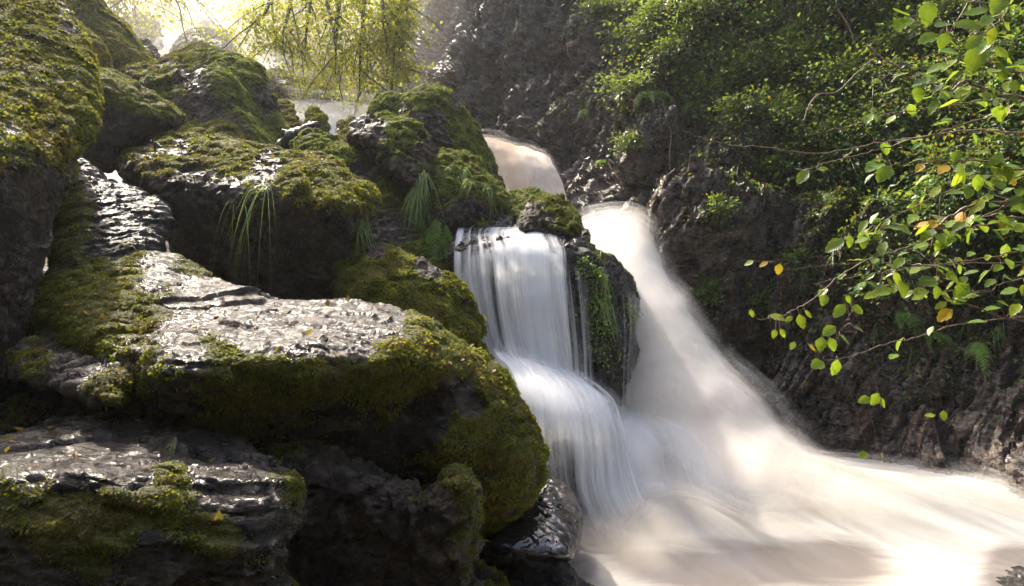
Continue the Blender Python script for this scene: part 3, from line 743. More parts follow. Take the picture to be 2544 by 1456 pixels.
def sheet(rows, nu, nv):
    R = np.array([[P(*c) for c in r] for r in rows])          # rows x cols x 3
    A = cr(R, np.linspace(0, len(R) - 1, nv))                  # nv x cols x 3
    A = np.swapaxes(cr(np.swapaxes(A, 0, 1), np.linspace(0, R.shape[1] - 1, nu)), 0, 1)
    return A                                                   # nv x nu x 3

def water(name, label, rows, layers, nu=90, nv=140, parent=None, ends=(.06, .0), rough=.03, streak=12., cat='waterfall', seed=1, sides=(.12, .12), lumps=.0):
    """layers: (material, offset outward, widen, density)"""
    A0 = sheet(rows, nu, nv); objs = []
    for li, (mat, off, wid, dens) in enumerate(layers):
        A = A0.copy()
        cen = A.mean(1, keepdims=True); A = cen + (A - cen) * (1 + wid)
        du = np.gradient(A, axis=1); dv = np.gradient(A, axis=0)
        no = np.cross(dv, du); no /= np.maximum(np.linalg.norm(no, axis=2, keepdims=True), 1e-9)
        view = A - np.array([0, 0, CZ]); no = np.where(((no * view).sum(2) > 0)[..., None], -no, no)
        U = np.concatenate([np.zeros((nv, 1)), np.cumsum(np.linalg.norm(np.diff(A, axis=1), axis=2), 1)], 1)
        Vv = np.concatenate([np.zeros((1, nu)), np.cumsum(np.linalg.norm(np.diff(A, axis=0), axis=2), 0)], 0)
        Um = U / U[:, -1:] * U[:, -1].mean(); Vm = Vv.mean(1, keepdims=True) + 0 * Vv
        q = np.stack([Um * streak, Vm * 1.1, np.full_like(Um, seed + li * 3.1)], -1).reshape(-1, 3)
        s1 = vnoise(q, 5 + seed).reshape(nv, nu) * .6 + vnoise(q * np.array([2.7, 1.6, 1]), 6 + seed).reshape(nv, nu) * .4
        s2 = fbm(A.reshape(-1, 3) / .45, seed + 8, 3).reshape(nv, nu)
        A = A + no * (off + s1 * rough + s2 * lumps)[..., None]
        u = np.linspace(0, 1, nu)[None] + 0 * A[..., 0]; v = np.linspace(0, 1, nv)[:, None] + 0 * A[..., 0]
        k0 = sides[0] + (0 if li == 0 else wid * 1.3); k1 = sides[1] + (0 if li == 0 else wid * 1.3)
        e = np.clip(u / max(k0, 1e-3), 0, 1) * np.clip((1 - u) / max(k1, 1e-3), 0, 1)
        if ends[0]: e = e * np.clip(v / ends[0], 0, 1)
        if ends[1]: e = e * np.clip((1 - v) / ends[1], 0, 1)
        de = dens(u, v) if callable(dens) else dens + 0 * u
        me = np_mesh(name, A.reshape(-1, 3), grid_faces(nu, nv), mat, attrs={'edge': e.ravel(), 'dens': de.ravel()})
        uvl = me.uv_layers.new(name='UVMap')
        li_ = np.empty(len(me.loops), np.int32); me.loops.foreach_get('vertex_index', li_)
        uvl.data.foreach_set('uv', np.stack([Um.ravel(), Vm.ravel()], -1)[li_].astype(np.float32).ravel())
        if not objs:
            o = link(name, me, parent)
            if parent is None: tag(o, label, cat, kind='structure')
        else:
            o = link('spray' if off > .05 else 'water_veil', me, objs[0]); o['kind'] = 'stuff'
        objs.append(o)
    return objs[0]

CREAM = (.95, .89, .81); TAN = (.90, .66, .42); PALE = (.94, .94, .94); SKY_BLUE = (.80, .86, .92)  # last tone paints the blue sky light of the shaded falls into the water
W_CORE = water_mat('falling_water_core', CREAM, (.80, .74, .68), 5, .5, .0, .3, 1.0, soft=3.2)
W_CORE2 = water_mat('falling_water_shell', CREAM, PALE, 3, .35, .2, .8, .6, soft=1.8, seed=2)
W_TAN = water_mat('peaty_water_core', TAN, CREAM, 3, .25, .0, .3, 1.0, soft=3, streakcol=1.0)
W_SPRAY = water_mat('soft_spray', CREAM, PALE, 3, 1.2, .30, .75, .42, soft=1.6, seed=3)
W_SPRAY2 = water_mat('thin_spray', PALE, CREAM, 2.2, 1.6, .32, .8, .28, soft=1.4, seed=11)
W_SILK = water_mat('silky_veil', PALE, SKY_BLUE, 17, .30, .42, .61, .92, soft=2, seed=5, dist=.1)
W_SMOOTH = water_mat('smooth_cascade', PALE, SKY_BLUE, 6, .3, .22, .74, .85, soft=2, seed=25, dist=.2)
W_SILK2 = water_mat('silky_threads', (.9, .92, .94), PALE, 30, .3, .42, .68, .6, soft=2, seed=15, dist=.1)
W_FILM = water_mat('thin_water_film', (.55, .60, .68), PALE, 20, 1.0, .40, .75, .6, soft=2, seed=8)
W_FAR = water_mat('far_foam', (.9, .88, .84), PALE, 3, 1.5, .0, .3, 1, soft=3)

# far stream between the hazy boulders
water('waterfall', 'far bright cascade under the gap of sky at the top left',
      [[(370,40,18.5),(470,38,18.5),(560,40,18.5)],[(385,62,17),(460,62,17),(540,66,17)],[(380,100,14.5),(430,105,14.5),(490,100,14.5)],[(360,130,12.8),(410,135,12.6),(470,130,12.6)],[(385,190,11.6),(430,190,11.4),(520,190,11.4)]],
      [(W_FAR, 0, 0, .9), (W_SPRAY, .25, .25, .6)], rough=.08, lumps=.1, ends=(.05, 0), streak=2)
water('waterfall', 'short bright slide of water above the hazy flat boulder',
      [[(600,148,12.8),(640,150,12.6),(690,156,12.6)],[(610,162,12),(655,166,11.8),(720,180,11.8)],[(620,200,11.2),(670,205,11),(740,220,11)]],
      [(W_FAR, 0, 0, .9), (W_SPRAY, .15, .2, .6)], nu=40, nv=50, rough=.05, streak=2, seed=4)
water('misty_pool', 'misty white pool between the midstream rocks',
      [[(690,262,9.9),(800,266,9.9),(900,272,9.9),(960,290,9.6)],[(700,290,9.1),(800,296,9.0),(880,300,9.0),(960,310,9)],[(700,330,8.3),(800,334,8.2),(880,338,8.2),(960,345,8.2)],[(700,380,7.6),(800,380,7.5),(880,385,7.5),(980,390,7.5)]],
      [(W_FAR, 0, 0, .95), (W_SPRAY, .12, .05, .6), (W_SPRAY2, .28, .08, .6)], rough=.03, streak=2, lumps=.05, cat='pool', seed=5)
water('waterfall', 'upper fall of tan water curving over its lip beneath the cliff',
      [[(1170,338,9.2),(1240,345,9.1),(1300,362,8.8),(1352,385,8.4)],[(1195,350,8.2),(1262,362,8.1),(1325,388,7.9),(1374,408,7.75)],[(1218,392,7.9),(1290,400,7.75),(1352,418,7.6),(1396,440,7.5)],
       [(1236,450,7.75),(1305,455,7.55),(1368,468,7.45),(1408,482,7.4)],[(1245,510,7.65),(1315,515,7.45),(1378,525,7.3),(1420,530,7.3)],[(1250,580,7.5),(1320,580,7.3),(1390,580,7.1),(1440,580,7.1)]],
      [(W_TAN, 0, 0, .9), (W_SPRAY, .04, .04, .5), (W_SPRAY2, .09, .07, .45)], rough=.035, streak=3.5, lumps=.04, seed=7, sides=(.06, .12))
chute = [[(1400,572,7.6),(1480,540,7.6),(1540,538,7.4),(1590,562,7.1)],[(1420,585,6.7),(1500,560,6.7),(1570,560,6.6),(1606,592,6.5)],[(1440,630,6.3),(1530,620,6.2),(1590,620,6.15),(1628,632,6.2)],
         [(1470,700,6.1),(1560,690,5.85),(1620,695,5.85),(1660,705,6.0)],[(1490,800,5.8),(1590,790,5.45),(1660,795,5.45),(1718,803,5.75)],[(1500,910,5.5),(1620,900,5.1),(1720,905,5.1),(1798,912,5.5)],
         [(1480,1000,5.2),(1650,990,4.8),(1790,1000,4.85),(1890,1005,5.3)],[(1460,1090,5.0),(1690,1080,4.6),(1860,1090,4.7),(1970,1098,5.2)],[(1440,1170,4.8),(1730,1160,4.35),(1930,1165,4.5),(2060,1165,5.1)],[(1430,1260,4.6),(1780,1240,4.1),(2010,1225,4.4),(2160,1205,5.0)],[(1430,1360,4.3),(1800,1330,3.9),(2050,1300,4.2),(2220,1270,4.8)]]
water('waterfall', 'main cream coloured fall rushing down the cleft beside the cliff', chute,
      [(W_CORE, 0, .0, .9), (W_CORE2, .05, .08, .66), (W_SPRAY, .09, .16, .6), (W_SPRAY2, .13, .24, .6), (W_SPRAY2, .17, .34, .6)],
      nu=120, nv=240, rough=.012, streak=2.0, lumps=.045, seed=9, sides=(.05, .13), ends=(.05, .04))
dsilk = lambda u, v: .495 + .16 * np.exp(-((u - .50) / .22) ** 2) - .10 * (u > .8) - .09 * np.exp(-((u - .31) / .03) ** 2) * sstep(.2, .5, v) + .12 * sstep(.10, .0, u) + .06 * v
water('waterfall', 'silky blue white curtain of water over the dark rock face',
      [[(1140,560,5.6),(1220,555,5.6),(1300,553,5.6),(1400,566,5.5),(1460,600,5.3)],[(1136,590,5.0),(1205,600,4.85),(1290,600,4.85),(1378,606,4.85),(1440,640,4.8)],[(1136,640,4.60),(1205,640,4.50),(1290,630,4.50),(1385,640,4.50),(1450,680,4.5)],
       [(1145,720,4.50),(1210,720,4.42),(1290,720,4.40),(1388,720,4.40),(1458,740,4.42)],[(1165,820,4.46),(1225,820,4.38),(1300,820,4.36),(1392,820,4.36),(1466,830,4.4)],[(1195,910,4.42),(1245,910,4.34),(1315,920,4.32),(1400,930,4.32),(1472,945,4.38)],[(1205,960,4.4),(1255,965,4.3),(1325,975,4.28),(1400,985,4.28),(1465,1000,4.35)]],
      [(W_SILK, 0, 0, dsilk), (W_SILK2, .035, .01, dsilk), (W_SILK, .07, .0, lambda u, v: dsilk(u, v) - .06)], nu=140, nv=160, rough=.014, streak=6, lumps=.02, seed=12, sides=(.03, .13), ends=(.10, .05))
water('waterfall', 'thin broken threads of water hanging off the right corner of the dark rock',
      [[(1520,720,4.6),(1555,720,4.7),(1585,740,4.85)],[(1520,820,4.52),(1555,820,4.6),(1583,830,4.8)],[(1522,930,4.5),(1552,930,4.58),(1575,940,4.75)],[(1525,1040,4.5),(1550,1040,4.55),(1570,1040,4.7)]],
      [(W_SILK2, 0, 0, .48), (W_SILK2, .04, .02, .45)], nu=40, nv=60, rough=.02, streak=14, seed=14, ends=(.15, .1))
water('waterfall', 'faint trickles running down the dark rock below the hanging ferns',
      [[(1455,880,4.6),(1490,880,4.55),(1525,880,4.6)],[(1455,950,4.55),(1490,950,4.5),(1525,950,4.55)],[(1460,1030,4.5),(1490,1030,4.45),(1525,1035,4.5)]],
      [(W_SILK2, 0, 0, .44)], nu=30, nv=40, rough=.02, streak=14, seed=16, ends=(.3, .1))
dl = lambda u, v: .60 - .15 * sstep(.42, .6, v) * sstep(.62, .3, u) - .06 * (u > .8) * (v > .3)
dlt = lambda u, v: .62 - .45 * sstep(.35, .55, v)
water('waterfall', 'lower cascade fanning over the rounded ledge rock',
      [[(1212,862,4.5),(1290,885,4.5),(1370,920,4.5),(1450,955,4.55)],[(1225,905,4.25),(1310,925,4.22),(1400,955,4.25),(1480,985,4.35)],[(1262,945,4.0),(1345,970,3.95),(1440,1000,4.0),(1512,1022,4.15)],[(1300,1010,3.85),(1375,1035,3.78),(1460,1062,3.82),(1532,1078,4.0)],
       [(1325,1100,3.8),(1395,1120,3.70),(1475,1140,3.72),(1545,1140,3.9)],[(1345,1200,3.75),(1415,1220,3.62),(1495,1235,3.62),(1580,1235,3.75)],[(1385,1310,3.65),(1450,1320,3.55),(1530,1330,3.5),(1640,1330,3.6)],[(1400,1400,3.4),(1480,1410,3.35),(1570,1420,3.3),(1700,1420,3.35)]],
      [(W_SILK, 0, 0, dl), (W_SMOOTH, .03, .0, dlt), (W_SILK, .05, .02, lambda u, v: dl(u, v) - .02), (W_SILK2, .08, .03, .5), (W_SPRAY, .11, .05, .42)], nu=120, nv=160, rough=.010, streak=4, lumps=.03, seed=18, sides=(.06, .05), ends=(.04, .22))
water('waterfall', 'low rounded step of white water right of the ledge rock',
      [[(1500,1030,4.9),(1590,1035,5.0),(1680,1065,5.0),(1740,1110,4.95)],[(1505,1065,4.5),(1600,1070,4.5),(1710,1110,4.5),(1780,1170,4.55)],[(1520,1130,4.15),(1625,1140,4.1),(1740,1180,4.15),(1830,1240,4.25)],[(1545,1230,3.95),(1655,1240,3.85),(1770,1270,3.95),(1860,1310,4.1)],[(1580,1330,3.75),(1680,1340,3.65),(1790,1350,3.75),(1880,1370,3.9)]],
      [(W_SILK, 0, 0, lambda u, v: .60 - .16 * np.exp(-((u - .45) / .16) ** 2 - ((v - .55) / .25) ** 2)), (W_SMOOTH, .05, .02, lambda u, v: .56 - .2 * np.exp(-((u - .45) / .2) ** 2 - ((v - .55) / .25) ** 2)), (W_SPRAY, .10, .05, .56)], nu=100, nv=120, rough=.012, streak=3, lumps=.04, seed=20, sides=(.08, .14), ends=(.12, .35))
water('waterfall', 'thin bluish fall glimpsed between the overhanging boulder and the green slab',
      [[(866,570,4.9),(888,566,4.9),(912,575,4.9)],[(860,630,4.85),(886,630,4.8),(910,630,4.8)],[(858,690,4.8),(884,690,4.75),(908,690,4.75)]],
      [(W_SILK, 0, 0, .62), (W_SILK2, .03, 0, .55)], nu=30, nv=40, rough=.01, streak=12, seed=22, ends=(.2, 0))
water('waterfall', 'small white chute feeding the silky curtain beneath the speckled rock',
      [[(1180,552,5.9),(1240,548,5.9),(1300,550,5.9)],[(1190,562,5.4),(1250,560,5.4),(1310,564,5.4)],[(1190,585,5.0),(1250,585,4.98),(1320,590,5.0)]],
      [(W_SILK, .02, 0, .62)], nu=40, nv=40, rough=.01, streak=8, seed=24, ends=(.1, .2))

# pool
pn, pm = 300, 240
X, Yg = np.meshgrid(np.linspace(-.1, 6.0, pn), np.linspace(1.6, 5.9, pm))
Z = np.full(X.shape, -1.42)
fx_ = X * math.cos(.8) - Yg * math.sin(.8); fy_ = X * math.sin(.8) + Yg * math.cos(.8)
Z += .10 * fbm(np.stack([fx_ * .6, fy_ * 1.8, 0 * X], -1).reshape(-1, 3), 30, 3).reshape(X.shape) + .012 * fbm(np.stack([fx_ * 1.2, fy_ * 9, 0 * X], -1).reshape(-1, 3), 31, 3).reshape(X.shape)
Z += .14 * np.exp(-(((X - .75) / .55) ** 2 + ((Yg - 3.6) / .3) ** 2))
Z += .26 * np.exp(-(((X - 1.7) / 1.3) ** 2 + ((Yg - 4.7) / .9) ** 2)) + .12 * np.exp(-(((X - .9) / .6) ** 2 + ((Yg - 3.7) / .5) ** 2)) + .10 * np.exp(-(((X - 3.2) / 1.0) ** 2 + ((Yg - 4.3) / .6) ** 2))
Z += .08 * np.exp(-(((X - 2.15) / .35) ** 2 + ((Yg - 3.15) / .25) ** 2))
b = NB('pool_foam')
pos = b.pos()
mp = b.n.new('ShaderNodeMapping'); mp.inputs['Rotation'].default_value = (0, 0, math.radians(46)); mp.inputs['Scale'].default_value = (.8, 7.0, 1)
b.l.new(pos, mp.inputs['Vector'])
n1 = b.noise(mp.outputs[0], 1.1, 7, .6, .7); n2 = b.noise(pos, 1.4, 4, .5, .3); n3 = b.noise(mp.outputs[0], 4.0, 5, .6, .5)
fo = b.attr('foam').outputs['Fac']
k = b.math('ADD', b.math('MULTIPLY', n1, .55), b.math('ADD', b.math('MULTIPLY', n3, .18), b.math('SUBTRACT', fo, .35)))
foam = b.ramp(k, .34, .74)
col = b.mix(b.ramp(n2, .4, .65, 0, .8), (.67, .66, .635), (.63, .555, .47))
df_ = b.n.new('ShaderNodeBsdfDiffuse'); b.l.new(col, df_.inputs['Color'])
tr_ = b.n.new('ShaderNodeBsdfTranslucent'); b.l.new(col, tr_.inputs['Color'])
df = b.n.new('ShaderNodeMixShader'); df.inputs[0].default_value = .5; b.l.new(df_.outputs[0], df.inputs[1]); b.l.new(tr_.outputs[0], df.inputs[2])
pr = b.principled(**{'Base Color': (.16, .14, .13), 'Roughness': .30})
mx = b.n.new('ShaderNodeMixShader'); b.l.new(foam, mx.inputs[0]); b.l.new(pr, mx.inputs[1]); b.l.new(df.outputs[0], mx.inputs[2])
M_POOL = b.out(mx.outputs[0])
pc = np.stack([X, Yg, Z + CZ], -1).reshape(-1, 3)
ppx, ppy = project(pc)
foam_v = np.full(len(pc), .72)
for zx, zy, rx, ry, a in [(1900,1395,140,45,-.55),(2090,1400,120,60,-.50),(1780,1440,110,35,-.4),(2520,1420,80,80,-.6),(1640,1420,200,50,-.38),(1500,1330,60,60,.2),(2300,1300,250,25,-.12),(1750,1345,90,20,-.2),(2100,1250,300,60,.3),(2350,1330,200,60,.15)]:
    foam_v += a * np.exp(-((ppx - zx) / rx) ** 2 - ((ppy - zy) / ry) ** 2)
pmesh = np_mesh('pool_water', pc, grid_faces(pn, pm)[:, ::-1], M_POOL, attrs={'foam': foam_v})
pool = link('pool_water', pmesh); tag(pool, 'churning cream and grey foam of the plunge pool', 'pool', kind='structure')
M_PVEIL = water_mat('pool_veil', (.66, .64, .61), (.64, .56, .46), .8, 3.6, .44, .74, .40, soft=2.2, seed=21, dist=.8)
for k_, (dz, f_) in enumerate(((.05, 1.0), (.10, .85), (.16, .7))):
    rows_ = np.stack([X * 1.0, Yg, Z + CZ + dz * (.6 + .5 * fbm(np.stack([X * 1.1, Yg * 2.2, 0 * X + k_], -1).reshape(-1, 3), 33 + k_, 3).reshape(X.shape))], -1)[::2, ::2]
    mv, nv_ = rows_.shape[0], rows_.shape[1]
    uu = np.linspace(0, 1, nv_)[None] + np.zeros((mv, 1)); vv = np.linspace(0, 1, mv)[:, None] + np.zeros((1, nv_))
    ed = np.clip(uu / .08, 0, 1) * np.clip(vv / .2, 0, 1)
    pvx, pvy = project(rows_.reshape(-1, 3)); dn = np.full(len(pvx), .52 * f_ + .05)
    for zx, zy, rx, ry, a in [(1900,1400,150,50,-.45),(2080,1400,130,60,-.4),(1700,1440,150,30,-.2),(2520,1430,80,80,-.5),(2150,1230,400,50,.15)]: dn += a * np.exp(-((pvx - zx) / rx) ** 2 - ((pvy - zy) / ry) ** 2)
    me = np_mesh('foam_veil', rows_.reshape(-1, 3), grid_faces(nv_, mv)[:, ::-1], M_PVEIL, attrs={'edge': ed.ravel(), 'dens': dn})
    uvl = me.uv_layers.new(name='UVMap'); li_ = np.empty(len(me.loops), np.int32); me.loops.foreach_get('vertex_index', li_)
    r_ = math.radians(46); U_ = rows_[..., 0] * math.cos(r_) - rows_[..., 1] * math.sin(r_); V_ = rows_[..., 0] * math.sin(r_) + rows_[..., 1] * math.cos(r_)
    uvl.data.foreach_set('uv', np.stack([U_.ravel(), V_.ravel()], -1)[li_].astype(np.float32).ravel())
    o = link('foam_veil', me, pool); o['kind'] = 'stuff'
edge_pts = [(1900,1120,5.45),(2000,1165,5.3),(2100,1186,5.15),(2250,1214,4.85),(2400,1234,4.6),(2544,1250,4.4),(2700,1266,4.2)]
water('drifting_spray', 'soft white spray along the far edge of the pool below the cliff',
      [[(a, b_ - 34, y + .12) for a, b_, y in edge_pts], [(a, b_ - 8, y) for a, b_, y in edge_pts], [(a, b_ + 25, y - .15) for a, b_, y in edge_pts], [(a, b_ + 80, y - .5) for a, b_, y in edge_pts]],
      [(W_SPRAY, .03, 0, .6), (W_SPRAY, .07, 0, .55), (W_SPRAY2, .12, 0, .55), (W_SPRAY2, .18, 0, .5)], nu=120, nv=60, rough=.03, streak=2, lumps=.05, seed=30, ends=(.45, .35), sides=(.1, .02), cat='spray')
# ------------------------------------------------------------------ plants
def bark(name, ca, cb):
    b = NB(name); n = b.noise(b.pos(), 60, 5)
    c = b.mix(b.ramp(n, .35, .65), ca, cb)
    return b.out(b.principled(**{'Base Color': c, 'Roughness': .55, 'Normal': b.bump(n, .6, .004)}))
M_TWIG = bark('reddish_twig_bark', (.10, .055, .035), (.22, .14, .10))
M_BARK = bark('dark_tree_bark', (.030, .024, .018), (.08, .065, .05))
M_LITTER = leaf_material('leaf_litter', (.10, .045, .015), (.20, .11, .03), None, .3, .6)

def tube(pts, rad, sides=5):
    p = np.array(pts, float); n = len(p); rad = np.broadcast_to(rad, n)
    t = np.gradient(p, axis=0); t /= np.maximum(np.linalg.norm(t, axis=1, keepdims=True), 1e-9)
    up = np.where(np.abs(t[:, 2:3]) > .9, np.array([[1, 0, 0.]]), np.array([[0, 0, 1.]]))
    a = np.cross(t, up); a /= np.linalg.norm(a, axis=1, keepdims=True); b_ = np.cross(t, a)
    th = np.linspace(0, 2 * np.pi, sides, endpoint=False)
    v = p[:, None] + rad[:, None, None] * (np.cos(th)[None, :, None] * a[:, None] + np.sin(th)[None, :, None] * b_[:, None])
    i = np.arange(n - 1)[:, None] * sides; j = np.arange(sides)[None]; jn = (j + 1) % sides
    f = np.stack([i + j, i + jn, i + sides + jn, i + sides + j], -1).reshape(-1, 4)
    return v.reshape(-1, 3), f

class Geo:
    def __init__(s): s.v = []; s.f = []; s.t = []; s.n = 0
    def add(s, v, f, tint=.5):
        s.v.append(v); s.f.append(np.asarray(f) + s.n); s.n += len(v); s.t.append(np.broadcast_to(tint, len(v)))
    def build(s, name, mat, parent=None, smooth=True):
        me = np_mesh(name, np.concatenate(s.v), np.concatenate(s.f), mat, smooth=smooth, attrs={'tint': np.concatenate(s.t)})
        return link(name, me, parent)

def spline(pts, m=8):
    p = np.array(pts, float); return cr(p, np.linspace(0, len(p) - 1, (len(p) - 1) * m + 1))

def leaves(geo, pos, dirn, nrm, L, wr, tint):
    """folded pointed leaves, 2 quads each: arrays"""
    dirn = dirn / np.linalg.norm(dirn, axis=1, keepdims=True)
    sd = np.cross(dirn, nrm); sd /= np.maximum(np.linalg.norm(sd, axis=1, keepdims=True), 1e-6); nn = np.cross(sd, dirn)
    L = L[:, None]; W = L * wr
    a = pos; c1 = pos + dirn * L * .5; tip = pos + dirn * L - nn * L * .15
    l = pos + dirn * L * .42 + sd * W + nn * W * .35; r = pos + dirn * L * .42 - sd * W + nn * W * .35
    v = np.stack([a, l, tip, c1, r], 1).reshape(-1, 3)
    tint = np.where(rng.random(len(pos)) < .03, 1., np.minimum(tint, .9))
    k = np.arange(len(pos))[:, None] * 5
    f = np.concatenate([k + np.array([[0, 1, 2, 3]]), k + np.array([[0, 3, 2, 4]])])
    geo.add(v, f, np.repeat(tint, 5))

def rn(n): return rng.normal(size=(n, 3))

def stems_and_leaves(root, out, n_st, length, droop, lf_per, lsize, spread, stemgeo, leafgeo, tb=.5, srad=.004, wr=.32, side=.25):
    for k in range(n_st):
        d = np.array(out) + rng.normal(size=3) * spread; d /= np.linalg.norm(d)
        Ls = length * rng.uniform(.5, 1.15); m = 7
        t = np.linspace(0, 1, m)[:, None]
        wig = np.cumsum(rng.normal(size=(m, 3)) * .05 * Ls, 0)
        pts = np.array(root) + d * Ls * t + np.array([0, 0, -1]) * droop * Ls * t ** 2 + wig * .5
        v, f = tube(pts, np.linspace(srad, srad * .3, m), 4); stemgeo.add(v, f, .3)
        q = rng.uniform(.15, 1, lf_per); base = np.stack([np.interp(q, t[:, 0], pts[:, a]) for a in range(3)], -1)
        off = rn(lf_per) * side * Ls * (0.35 + .65 * (1 - np.abs(q - .5)))[:, None] * np.array([1, 1, .45])
        pos = base + off
        dirn = off * 2 / max(Ls, .01) + d + rn(lf_per) * .5 + np.array([0, 0, -.35])
        nrm = np.array([0, 0, 1.]) + rn(lf_per) * .45
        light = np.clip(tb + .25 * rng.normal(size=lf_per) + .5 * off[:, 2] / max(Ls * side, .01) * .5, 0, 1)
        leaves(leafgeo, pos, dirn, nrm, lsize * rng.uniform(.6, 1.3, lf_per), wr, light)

def cliff_at(px, py):
    p, n = sample_rock('cliff', px, py); return p, n

def shrub(px, py, r, label, name='shrub', cat='shrub', n=14, lf=42, ls=.05, mat=None, group=None, droop=.6, up=.25, tb=.45, host='cliff'):
    p, n_ = sample_rock(host, px, py)
    sg, lg = Geo(), Geo()
    d = n_ * .55 + np.array([-.15, -.25, up])
    stems_and_leaves(p - n_ * .03, d, n, r, droop, lf, ls, .55, sg, lg, tb=tb, srad=.006)
    root = link(name, None); root.location = p.tolist(); tag(root, label, cat, group)
    for g, nm, mt in ((sg, 'stem', M_BARK), (lg, 'foliage', mat or M_GREEN)):
        g.v = [v - p for v in g.v]
        o = g.build(nm, mt, root, smooth=False)
        if nm == 'foliage': o['kind'] = 'stuff'
    return root

SHR = [
 (1790,110,.75,'pale green wind blurred shrub high on the cliff face',.8,.30), (1880,190,.70,'bushy shrub below the pale wind blurred one',.65,.3), (1990,150,.70,'layered shrub with rounded leaves in the upper cliff',.7,.3),
 (2090,190,.65,'dense shrub behind the big backlit leaves',.65,.3), (1600,225,.55,'tuft of pale fronds at the left edge of the cliff greenery',.75,.0), (1500,30,.5,'thin bright shrub at the top of the bare cliff',.75,.3),
 (1570,345,.28,'small bluish green sprig alone on the dark rock',.5,.1), (1690,170,.5,'dull green bush between bare rock and the blurred shrub',.5,.2), (1640,60,.6,'brownish green ivy clump near the top centre of the cliff',.4,.1),
 (1740,20,.6,'dark leafy clump with orange leaves at the top of the cliff',.95,.1), (2180,290,.6,'glossy leaved shrub under the crossing twigs',.7,.2), (2290,230,.6,'glossy shrub deep behind the leafy branches',.6,.2),
 (2060,330,.5,'low shrub above the long bare twig',.5,.1), (1950,280,.5,'feathery green shrub in the middle of the cliff greenery',.6,.2), (1840,290,.45,'olive shrub left of the feathery one',.5,.2),
 (2200,470,.5,'leafy shrub in shade right of the rock shelf',.5,.2), (2350,420,.5,'dark shrub behind the thickest leaf cluster',.45,.2), (2230,620,.45,'shrub hanging below the end of the rock shelf',.55,.0), (2420,600,.5,'shaded shrub at the right edge behind the branches',.5,.0),
 (2460,300,.5,'shrub at the right edge behind the upper leaves',.5,.1), (1800,510,.20,'small bright plant growing on the rock shelf',.7,.5), (1980,640,.22,'small plant below the striped shelf rock',.6,.1), (1760,700,.22,'little green plant low on the cliff by the fall',.6,.1), (1900,740,.18,'tiny plant on the dark rock above the hanging leaves',.6,.1),
]
for (px, py, r, lab, tb, up) in SHR:
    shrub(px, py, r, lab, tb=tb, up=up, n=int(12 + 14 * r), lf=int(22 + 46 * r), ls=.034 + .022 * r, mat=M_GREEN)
gs = 0
for py in range(-120, 660, 62):
    for px in range(1480, 2700, 78):
        x = px + rng.uniform(-32, 32); y = py + rng.uniform(-25, 25)
        lim = 1500 + max(0, y - 130) * 1.7
        if x < lim or rng.random() < .30 or (y > 470 and x < 2150): continue
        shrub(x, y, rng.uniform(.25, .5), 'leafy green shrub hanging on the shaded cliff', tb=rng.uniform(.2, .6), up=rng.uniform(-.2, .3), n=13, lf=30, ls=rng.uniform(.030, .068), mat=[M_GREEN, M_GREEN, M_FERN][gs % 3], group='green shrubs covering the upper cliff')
        gs += 1

# low greenery, seedlings and leaf litter on the cliff, nobody could count it
def scatter_leaves(host, name, label, n, size, maskf, mat, seed, cat='undergrowth', hang=.6, off=.06):
    ob, co, no, t, mask = ROCKS[host]; r = np.random.default_rng(seed)
    cen = co[t].mean(1); px, py = project(cen)
    fn = np.cross(co[t[:, 1]] - co[t[:, 0]], co[t[:, 2]] - co[t[:, 0]]); ar = np.linalg.norm(fn, axis=1); fn /= np.maximum(ar[:, None], 1e-9)
    cl = fbm(cen / .35, seed, 3)
    w = ar * np.clip(maskf(px, py, fn, cl), 0, 1); w /= w.sum()
    fi = r.choice(len(t), n, p=w)
    v = co[t[fi]]; bc = r.dirichlet((1, 1, 1), n); pos = (v * bc[..., None]).sum(1) + fn[fi] * r.random((n, 1)) * off
    d = fn[fi] * .5 + r.normal(size=(n, 3)) * .7 + np.array([0, 0, -hang]); nr = fn[fi] + np.array([0, 0, 1]) + r.normal(size=(n, 3)) * .4
    g = Geo(); leaves(g, pos, d, nr, size * r.uniform(.5, 1.4, n), .32, np.clip(.4 + .3 * cl[fi] + .22 * r.normal(size=n), 0, 1))
    o = g.build(name, mat, smooth=False); tag(o, label, cat, kind='stuff'); return o
scatter_leaves('cliff', 'undergrowth', 'small leaves, ivy and seedlings scattered over the cliff', 60000, .036,
    lambda x, y, n, c: sstep(.0, .5, c + .25 + .3 * n[:, 2]) * sstep(1640, 2060, x + (500 - y) * .5) * sstep(1050, 650, y - .12 * (x - 2200)) * (1 - .95 * sstep(440, 500, y) * sstep(2150, 1950, x) * sstep(740, 660, y)), M_GREEN, 51)
scatter_leaves('cliff', 'leaf_litter', 'brown dead leaves caught on the cliff ledges', 5000, .035,
    lambda x, y, n, c: sstep(.1, .5, n[:, 2]) * sstep(1400, 1700, x) * sstep(900, 600, y), M_LITTER, 52, hang=.1, off=.02)
for h_, lb_ in (('B9', 'few dead leaves lying on the long foreground boulder'), ('B12', 'few dead leaves lying on the broad foreground boulder'), ('B7', 'few dead leaves on top of the overhanging boulder')):
    scatter_leaves(h_, 'leaf_litter', lb_, 70, .03, lambda x, y, n, c: sstep(.3, .7, n[:, 2]) * (n[:, 1] < .6), M_LITTER, 61 + len(lb_), cat='dead leaves', hang=0, off=.012)
scatter_leaves('hillside90', 'undergrowth', 'hazy shrubs covering the far bank', 26000, .10, lambda x, y, n, c: sstep(-.2, .4, c + .2), M_TREELEAF, 53, off=.4)
scatter_leaves('hillside190', 'undergrowth', 'golden backlit shrubs on the bank at the top left', 14000, .13, lambda x, y, n, c: sstep(-.2, .4, c + .2) * (y > -60), M_TREELEAF, 54, off=.8)

